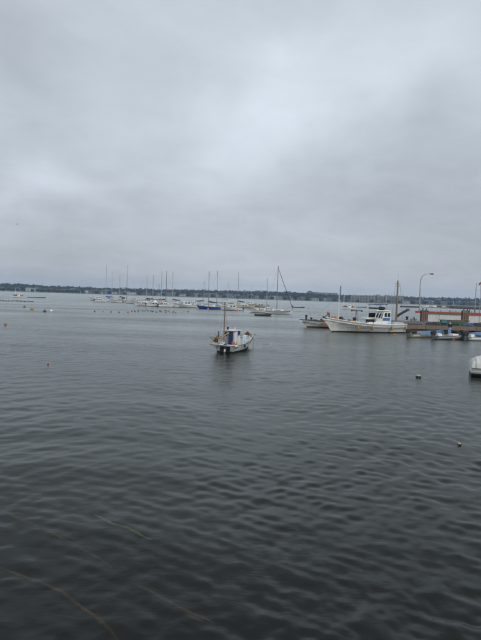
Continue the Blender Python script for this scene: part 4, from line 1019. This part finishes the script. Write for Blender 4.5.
# ------------------------------------------------------------------ marina
def sailboat(px, py, hd, L, B, mpx, mtop, label, hm='white', cover='navy', mm='alu', cabin=True, furl=None, boom=1, stripe=None, mfrac=.45, dodger=None, free=.72):
    """px, py: centre of the waterline; mpx, mtop: masthead in the photograph"""
    c = pw(px, py); u = Vector((math.cos(R(hd)), math.sin(R(hd)), 0)); loc = c-u*L*.5
    t = thing('sailboat', label, 'sailboat', loc, R(hd))
    g = hull(t, L, B, free, .22, draft=.4, tw=.72, rake=.9, peak=2, full=.5, hm=hm, bul=.05, wl=.12, rm='grey', rail=.03, dm='white2', ns=16)
    if stripe: MB().tube([(g(s/12)[0]-.05*s/12, -(g(s/12)[1]+.005), g(s/12)[2]-.2) for s in range(12)], .05, 5).tube([(g(s/12)[0]-.05*s/12, g(s/12)[1]+.005, g(s/12)[2]-.2) for s in range(12)], .05, 5).build('stripe', M[stripe], t)
    # mast: solve for the station on the centreline that falls under the masthead
    best = mfrac*L
    for k in range(200):
        s = .22*L+.5*L*k/199; q = loc+u*s; r_ = ray(mpx, mtop); px_w = r_.x/r_.y*q.y
        if k == 0 or abs(px_w-q.x) < bd: bd = abs(px_w-q.x); best = s
    q = loc+u*best; mh = pd(mpx, mtop, q.y).z
    if cabin:
        m_ = MB(); x0, x1 = .26*L, .68*L; z0 = free-.02
        m_.prism([(x0, z0), (x1+.5, z0), (x1, z0+.34), (x0+.1, z0+.48)], -B*.27, B*.27); cb = m_.build('cabin_top', M['white'], t, bev=.05)
        for sg in (-1, 1):
            for k in range(3): box1('window', (x0+.6+k*(x1-x0-.9)/3, sg*(B*.27+.01), z0+.24), ((x1-x0)*.2, .03, .14), M['glass'], cb)
    tube1('mast', [(best, 0, free), (best, 0, mh)], [.085, .06], M[mm], t, 8)
    for f in (.55, .8): tube1('spreader', [(best, -.5*(1.4-f), free+(mh-free)*f), (best, .5*(1.4-f), free+(mh-free)*f)], .03, M[mm], t, 5)
    bw = g(1); zb = bw[2]
    for sg in (-1, 1): tube1('shroud', [(best, 0, mh-.3), (best-.1, sg*B*.45, free+.1)], .013, M['steel'], t, 4)
    tube1('forestay', [(best, 0, mh-.2), (bw[0]-.1, 0, zb)], .014 if not furl else .02, M['steel'], t, 5)
    if furl:
        a = Vector((best+.05, 0, mh-.7)); e = Vector((bw[0]-.15, 0, zb+.4)); tube1('furled_jib', [a, a+(e-a)*.5, e], [.035, .07, .06], M[furl], t, 7)
    tube1('backstay', [(best, 0, mh-.1), (.05, 0, free)], .012, M['steel'], t, 4)
    if boom:
        zb_ = free+1.15; tube1('boom', [(best-.1, 0, zb_), (best-.40*L, 0, zb_)], .06, M[mm], t, 6)
        if cover: tube1('sail_cover', [(best-.1, 0, zb_+.42), (best-.2*L, 0, zb_+.16), (best-.41*L, 0, zb_+.10)], [.16, .20, .11], M[cover], t, 8)
    if dodger:
        m_ = MB(); m_.ell((.26*L, 0, free+.4), (.7, B*.33, .65), 12, 8, zmin=-.3); m_.build('spray_hood', M[dodger], t, smooth=60)
    for sg in (-1, 1):
        tube1('guard_rail', [(g(s)[0]-.05, sg*g(s)[1]*.95, g(s)[2]+.55) for s in (0, .25, .5, .75, .97)], .012, M['steel'], t, 4)
        for s in (0, .25, .5, .75, .97): tube1('stanchion', [(g(s)[0]-.05, sg*g(s)[1]*.95, g(s)[2]), (g(s)[0]-.05, sg*g(s)[1]*.95, g(s)[2]+.55)], .014, M['steel'], t, 4)
    return t
def cruiser(px, py, hd, L, B, label, hm='white', canopy=None, mastpx=None, masttop=None, cab=1.0):
    c = pw(px, py); u = Vector((math.cos(R(hd)), math.sin(R(hd)), 0)); loc = c-u*L*.5
    t = thing('motor_boat', label, 'motorboat', loc, R(hd))
    g = hull(t, L, B, .75, .45, draft=.35, tw=.9, rake=1.0, peak=2, full=.5, hm=hm, bul=.12, wl=.12, rm='grey', rail=.03, ns=14)
    m_ = MB(); x0 = .3*L; x1 = .62*L; m_.prism([(x0, .6), (x1+.7, .6), (x1+.5, 1.0), (x1-.1, .8+cab), (x0+.1, .85+cab)], -B*.33, B*.33); cb = m_.build('cabin', M['white'], t, bev=.06)
    for sg in (-1, 1):
        for k in range(2): box1('window', (x0+.5+k*(x1-x0)*.45, sg*(B*.33+.01), .5+cab), ((x1-x0)*.33, .03, .32), M['glass'], cb)
    box1('cabin_roof', ((x0+x1)/2, 0, .88+cab), (x1-x0+.4, B*.72, .07), M['white'], cb, bev=.02)
    if canopy:
        box1('canopy', (.16*L, 0, 1.0+cab*.8), (.30*L, B*.8, .06), M[canopy], t, bev=.02)
        for x in (.03*L, .29*L):
            for y in (-B*.36, B*.36): tube1('canopy_post', [(x, y, .7), (x, y, 1.0+cab*.8)], .03, M['steel'], t, 5)
    outboard(t, -.04, 0, .62, .95)
    for sg in (-1, 1): tube1('bow_rail', [(g(s)[0]-.1, sg*g(s)[1]*.9, g(s)[2]+.45) for s in (.55, .75, .97)], .02, M['steel'], t, 5)
    if mastpx:
        q = loc+u*(.5*L); mh = pd(mastpx, masttop, q.y).z; tube1('mast', [(.5*L, 0, .8), (.5*L, 0, mh)], .06, M['alu'], t, 6)
        tube1('stay', [(.5*L, 0, mh-.1), (.03, 0, .8)], .014, M['steel'], t, 4); tube1('stay', [(.5*L, 0, mh-.1), (g(1)[0], 0, g(1)[2])], .014, M['steel'], t, 4)
    return t
# left cluster
sailboat(104.0, 301.2, 172, 9.0, 2.7, 106.4, 265.0, 'leftmost sailboat of the left cluster with tall pale mast and blue sail cover', cover='blue')
sailboat(112.5, 301.0, 24, 7.4, 2.4, 112.3, 271.2, 'white sailboat second from the left with a raked stay and grey cover', cover='grey', dodger='blue')
sailboat(119.6, 301.4, 160, 7.6, 2.5, 120.0, 274.2, 'white sailboat with charcoal sail cover in the left cluster', cover='charcoal', dodger='charcoal')
sailboat(127.6, 302.2, -6, 8.6, 2.7, 127.3, 265.0, 'rightmost sailboat of the left cluster with the tallest dark mast', cover=None, mm='dkmast')
cruiser(97.5, 300.8, 183, 7.5, 2.4, 'low white launch at the left end of the left cluster')
cruiser(133.5, 303.4, -10, 6, 2.2, 'small white launch between the left and middle sailboat clusters', cab=.5)
# middle cluster
sailboat(142.5, 304.2, 168, 7.4, 2.4, 147.0, 274.0, 'white sailboat at the left of the middle row with long dark boom cover', cover='charcoal', mm='alu')
sailboat(151.5, 305.0, 22, 6.8, 2.4, 153.4, 275.2, 'white sailboat second in the middle row under a short pale mast', cover='charcoal')
sailboat(160.0, 305.6, 14, 7.0, 2.4, 161.9, 271.0, 'white sailboat in the centre of the middle row with olive sail cover', cover='olive', dodger='white')
sailboat(166.5, 305.4, -14, 6.6, 2.3, 166.7, 271.0, 'white sailboat right of centre in the middle row with slim dark mast', cover='charcoal', mm='dkmast')
sailboat(173.5, 305.6, 170, 7.2, 2.4, 173.0, 271.2, 'white sailboat at the right of the middle row with bright blue cover', cover='navy')
cruiser(143.5, 306.0, 188, 5.0, 2.0, 'small white motorboat lying before the left of the middle row', cab=.5)
cruiser(155.5, 306.6, 6, 5.5, 2.1, 'small white motorboat lying before the centre of the middle row', cab=.5)
cruiser(171.0, 307.0, 175, 5.0, 2.0, 'small white motorboat lying before the right of the middle row', cab=.45, canopy='white')
cruiser(187.0, 307.6, 172, 6.5, 2.4, 'white motorboat alone between the middle row and the blue sailboat', cab=.95)
for a_ in ((100.8, 302.0, 10, 4.6, 1.8, 'low white skiff with small cabin before the leftmost tall mast', 'white', 'blue', .5), (116.2, 302.6, 175, 5.0, 1.9, 'low white motorboat with orange cover in the left cluster', 'white', 'pink', .5),
        (123.8, 301.0, 12, 5.4, 2.0, 'cream motorboat behind the third and fourth masts of the left cluster', 'cream', None, .8), (130.2, 301.6, 168, 4.6, 1.8, 'white motorboat just right of the tallest left mast', 'white', 'charcoal', .6),
        (138.6, 303.4, 20, 5.2, 2.0, 'white motorboat with dark cover at the left end of the middle row', 'white', 'charcoal', .6), (148.6, 303.6, 172, 5.4, 2.0, 'pale blue white motorboat between the two left masts of the middle row', 'paleblue', None, .8),
        (160.6, 303.8, 8, 5.0, 2.0, 'cream motorboat behind the centre of the middle row', 'cream', 'olive', .7), (165.5, 307.0, 16, 4.4, 1.8, 'white motorboat with red cover before the middle row', 'white', 'pink', .5),
        (178.6, 305.4, 174, 5.0, 1.9, 'white motorboat at the right end of the middle row', 'white', 'white', .7), (194.5, 305.6, 10, 4.8, 1.9, 'grey white motorboat with charcoal cover left of the blue sailboat', 'white2', 'charcoal', .6),
        (225.0, 307.2, 12, 5.2, 2.0, 'white motorboat with olive cover behind the white cruiser', 'white', 'olive', .7), (243.2, 305.4, 170, 5.0, 2.0, 'white motorboat left of the turquoise canopy boat', 'white', None, .8)):
    cruiser(a_[0], a_[1], a_[2], a_[3], a_[4], a_[5], hm=a_[6], canopy=a_[7], cab=a_[8])
# blue sailboat and neighbours
sailboat(199.0, 307.0, 8, 7.0, 2.3, 207.0, 281.0, 'small sailboat with dark raised cover left of the blue hull', cover='charcoal', mm='steel', mfrac=.6)
sailboat(209.8, 309.2, 180, 6.6, 2.2, 209.3, 271.2, 'bright blue hulled sailboat with a dark mast', hm='blue', cover='charcoal', mm='dkmast', boom=1)
sailboat(217.0, 308.2, 178, 6.2, 2.0, 217.7, 270.6, 'cream sailboat half hidden behind the blue hull with a tall dark mast', hm='cream', cover=None, mm='dkmast')
cruiser(232.0, 310.4, 174, 5.9, 2.2, 'white motor cruiser right of the brown mast top with orange buoy below', cab=.7)
sailboat(238.0, 306.4, 165, 6.8, 2.4, 238.7, 272.0, 'sailboat with a tall mast behind the white motor cruiser', cover='charcoal', mm='dkmast')
sailboat(227.5, 303.4, 10, 8.4, 2.5, 228.3, 282.0, 'distant sailboat with short mast behind the white motor cruiser', cover='grey')
cruiser(245.0, 308.0, 4, 6.4, 2.3, 'low cream motorboat left of the turquoise canopy', hm='cream', cab=.4)
cruiser(251.2, 305.4, 0, 8.2, 2.6, 'boat with turquoise canopy and short mast in the marina', canopy='teal', hm='paleblue', mastpx=248.2, masttop=284, cab=.9)
cruiser(259.5, 307.0, 178, 7.2, 2.2, 'boat with yellow ochre cover behind the short white sailboat', canopy='yellow', hm='cream', cab=.5)
sailboat(260.5, 313.0, 180, 5.4, 2.0, 267.4, 278.0, 'short white sailboat with pale mast left of the tall one', cover='olive', boom=0)
cruiser(266.3, 311.8, 30, 4.2, 1.8, 'small cream dinghy with navy cover between the two right sailboats', canopy='navy', cab=.4)
sailboat(278.2, 314.0, 0, 6.2, 2.1, 278.3, 265.8, 'white sailboat with the tallest mast and a furled dark blue jib', cover='navy', furl='jib', mm='dkmast', boom=0, stripe='navy')
def dinghy(px, py, L, hd, label, hm='dkgrey', people=False):
    p = pw(px, py); t = thing('dinghy', label, 'dinghy', p, R(hd)); hull(t, L, L*.33, .32, .2, draft=.12, tw=.7, rake=.4, hm=hm, bul=.15, wl=.04, rail=.03)
    for s in (.3, .6): box1('thwart', (L*s, 0, .30), (.22, L*.28, .04), M['wood'], t)
    if people: outboard(t, -.02, 0, .4, 1.2)
dinghy(254.4, 315.6, 3.5, -2, 'dark rowing dinghy lying in front of the short white sailboat')
dinghy(293.0, 307.6, 5.0, 0, 'dark skiff with motor right of the tallest sailboat', people=True)
dinghy(27.5, 297.6, 9.0, 6, 'long low green skiff right of the far left fishing boat', hm='skiffgreen')
dinghy(356.5, 307.3, 6, 0, 'dark skiff right of the distant white fishing boat')
def far_fisher(px0, px1, py, hd, label, mastpx, masttop):
    D = pw((px0+px1)/2, py).y; a = pd(px0, py, D); c = pd(px1, py, D); L = c.x-a.x-1.2; loc = Vector((c.x, D, 0))
    t = thing('fishing_boat', label, 'fishing boat', loc, R(hd))
    g = hull(t, L, L*.24, .7, .7, draft=.4, tw=.8, rake=1.4, peak=2.4, hm='white', bul=.3, wl=.12, rm='grey', rail=.05, ns=16)
    m_ = MB(); m_.prism([(.25*L, .5), (.45*L, .5), (.43*L, 2.0), (.25*L, 2.1)], -L*.07, L*.07); cb = m_.build('wheelhouse', M['white'], t, bev=.05)
    for sg in (-1, 1): box1('window', (.36*L, sg*(L*.07+.01), 1.65), (.11*L, .03, .35), M['glass'], cb)
    for x, mn, s in ((.12, 'rust', .8), (.62, 'net', .7), (.75, 'charcoal', .6)):
        q = MB(); q.ell((x*L, 0, 1.1), (s, s*.7, s*.6), 8, 5, .15); q.build('deck_gear', M[mn], t)
    q = loc+Vector((math.cos(R(hd)), math.sin(R(hd)), 0))*L*.5; mh = pd(mastpx, masttop, q.y).z
    sx = (pd(mastpx, py, loc.y).x-loc.x)/math.cos(R(hd)); tube1('mast', [(sx, 0, .7), (sx, 0, mh)], [.10, .06], M['white'], t, 6)
    tube1('gallows', [(.12*L, -.5, .7), (.12*L, -.5, 2.2), (.12*L, .5, 2.2), (.12*L, .5, .7)], .07, M['white'], t, 6)
    tube1('stay', [(sx, 0, mh-.2), (L*1.08, 0, 1.4)], .02, M['steel'], t, 4); tube1('stay', [(sx, 0, mh-.2), (.05*L, 0, .9)], .02, M['steel'], t, 4)
far_fisher(9.0, 23.0, 297.6, 184, 'small distant fishing boat at the far left with brown deck gear', 15.6, 289.5)
far_fisher(337.6, 354.5, 309.2, 183, 'distant white fishing boat with tall white mast beyond the large one', 343.6, 293.5)
cruiser(427.0, 307.6, 2, 9, 2.8, 'white launch on the water behind the left end of the barge', cab=1.4)
cruiser(434.5, 307.9, 178, 8, 2.6, 'cream launch beyond the barge right of the lamp post', hm='cream', cab=1.5)
cruiser(444.0, 308.2, 0, 8, 2.6, 'grey launch beyond the barge before the breakwater', hm='grey', cab=1.0)

# ------------------------------------------------------------------ submerged poles near the camera
def sunken(pts, r, ma, label, name='bamboo_pole', z=-.16):
    K = [pw(x, y)+Vector((ray(x, y).x, ray(x, y).y, 0)).normalized()*(-z*.9)+Vector((0, 0, z)) for x, y in pts]; P = []; n_ = 14; sd_ = random.uniform(0, 9)
    for i in range(len(K)-1):
        for k in range(n_):
            f = (i+k/n_); q = K[i].lerp(K[i+1], k/n_); w_ = math.sin(f*1.3+sd_)*.004
            P.append(q+Vector((w_, w_*2, math.sin(f*3.3+sd_)*.02)))
    P.append(K[-1])
    o = MB().tube(P, [r*min(1, .25+.12*min(i, len(P)-1-i))*(1-.2*i/len(P))*(1+.12*math.sin(i*.8)) for i in range(len(P))], 8).build(name, M[ma], None, smooth=50, label=label, category='pole')
sunken([(94, 515), (112, 524), (130, 530), (152, 540)], .030, 'greenrope', 'pale green sunken pole under the water at lower left', z=-.08)
sunken([(0, 509), (40, 528), (75, 545), (112, 568)], .034, 'bamboo', 'brown sunken pole running in from the left edge', z=-.14)
sunken([(133, 582), (160, 598), (190, 613), (214, 625)], .030, 'bamboo', 'short brown sunken pole at the bottom of the picture', z=-.07)
sunken([(0, 568), (30, 578), (62, 592), (100, 620), (118, 642)], .032, 'bamboo', 'curved brown sunken pole in the bottom left corner', z=-.12)

# ------------------------------------------------------------------ gull
def gull():
    p = pd(17.2, 224.2, 150); t = thing('bird', 'small dark bird flying in the sky at left', 'bird', p, R(70))
    MB().ell((0, 0, 0), (.22, .07, .07), 10, 7).build('body', M['bird'], t, smooth=60)
    MB().ell((.23, 0, .03), (.06, .045, .045), 8, 6).build('head', M['bird'], t, smooth=60)
    for sg in (-1, 1):
        MB().add([(.08, 0, .04), (-.08, 0, .04), (.1, sg*.22, .14), (-.05, sg*.24, .14), (-.06, sg*.48, .06), (-.12, sg*.46, .06),
                  (.08, 0, .02), (-.08, 0, .02), (.1, sg*.22, .12), (-.05, sg*.24, .125), (-.06, sg*.48, .05), (-.12, sg*.46, .05)],
                 [(0, 2, 3, 1), (2, 4, 5, 3), (6, 7, 9, 8), (8, 9, 11, 10), (0, 6, 8, 2), (2, 8, 10, 4), (1, 3, 9, 7), (3, 5, 11, 9), (4, 10, 11, 5)]).build('wing', M['bird'], t)
    MB().prism([(-.2, -.01), (-.34, -.01), (-.34, .01), (-.2, .01)], -.05, .05).build('tail', M['bird'], t)
gull()

# ------------------------------------------------------------------ haze
def haze():
    m_ = MB().box((0, 0, 38), (6400, 6400, 82)); ma = bpy.data.materials.new('haze'); ma.use_nodes = True; t = ma.node_tree; t.nodes.clear()
    out = N(t, 'ShaderNodeOutputMaterial'); v = N(t, 'ShaderNodeVolumePrincipled'); v.inputs['Color'].default_value = (.52, .74, 1, 1); v.inputs['Density'].default_value = HAZE
    v.inputs['Anisotropy'].default_value = .1
    t.links.new(v.outputs[0], out.inputs['Volume']); o = m_.build('haze', ma); kind(o, 'stuff')
HAZE = .00019
haze()
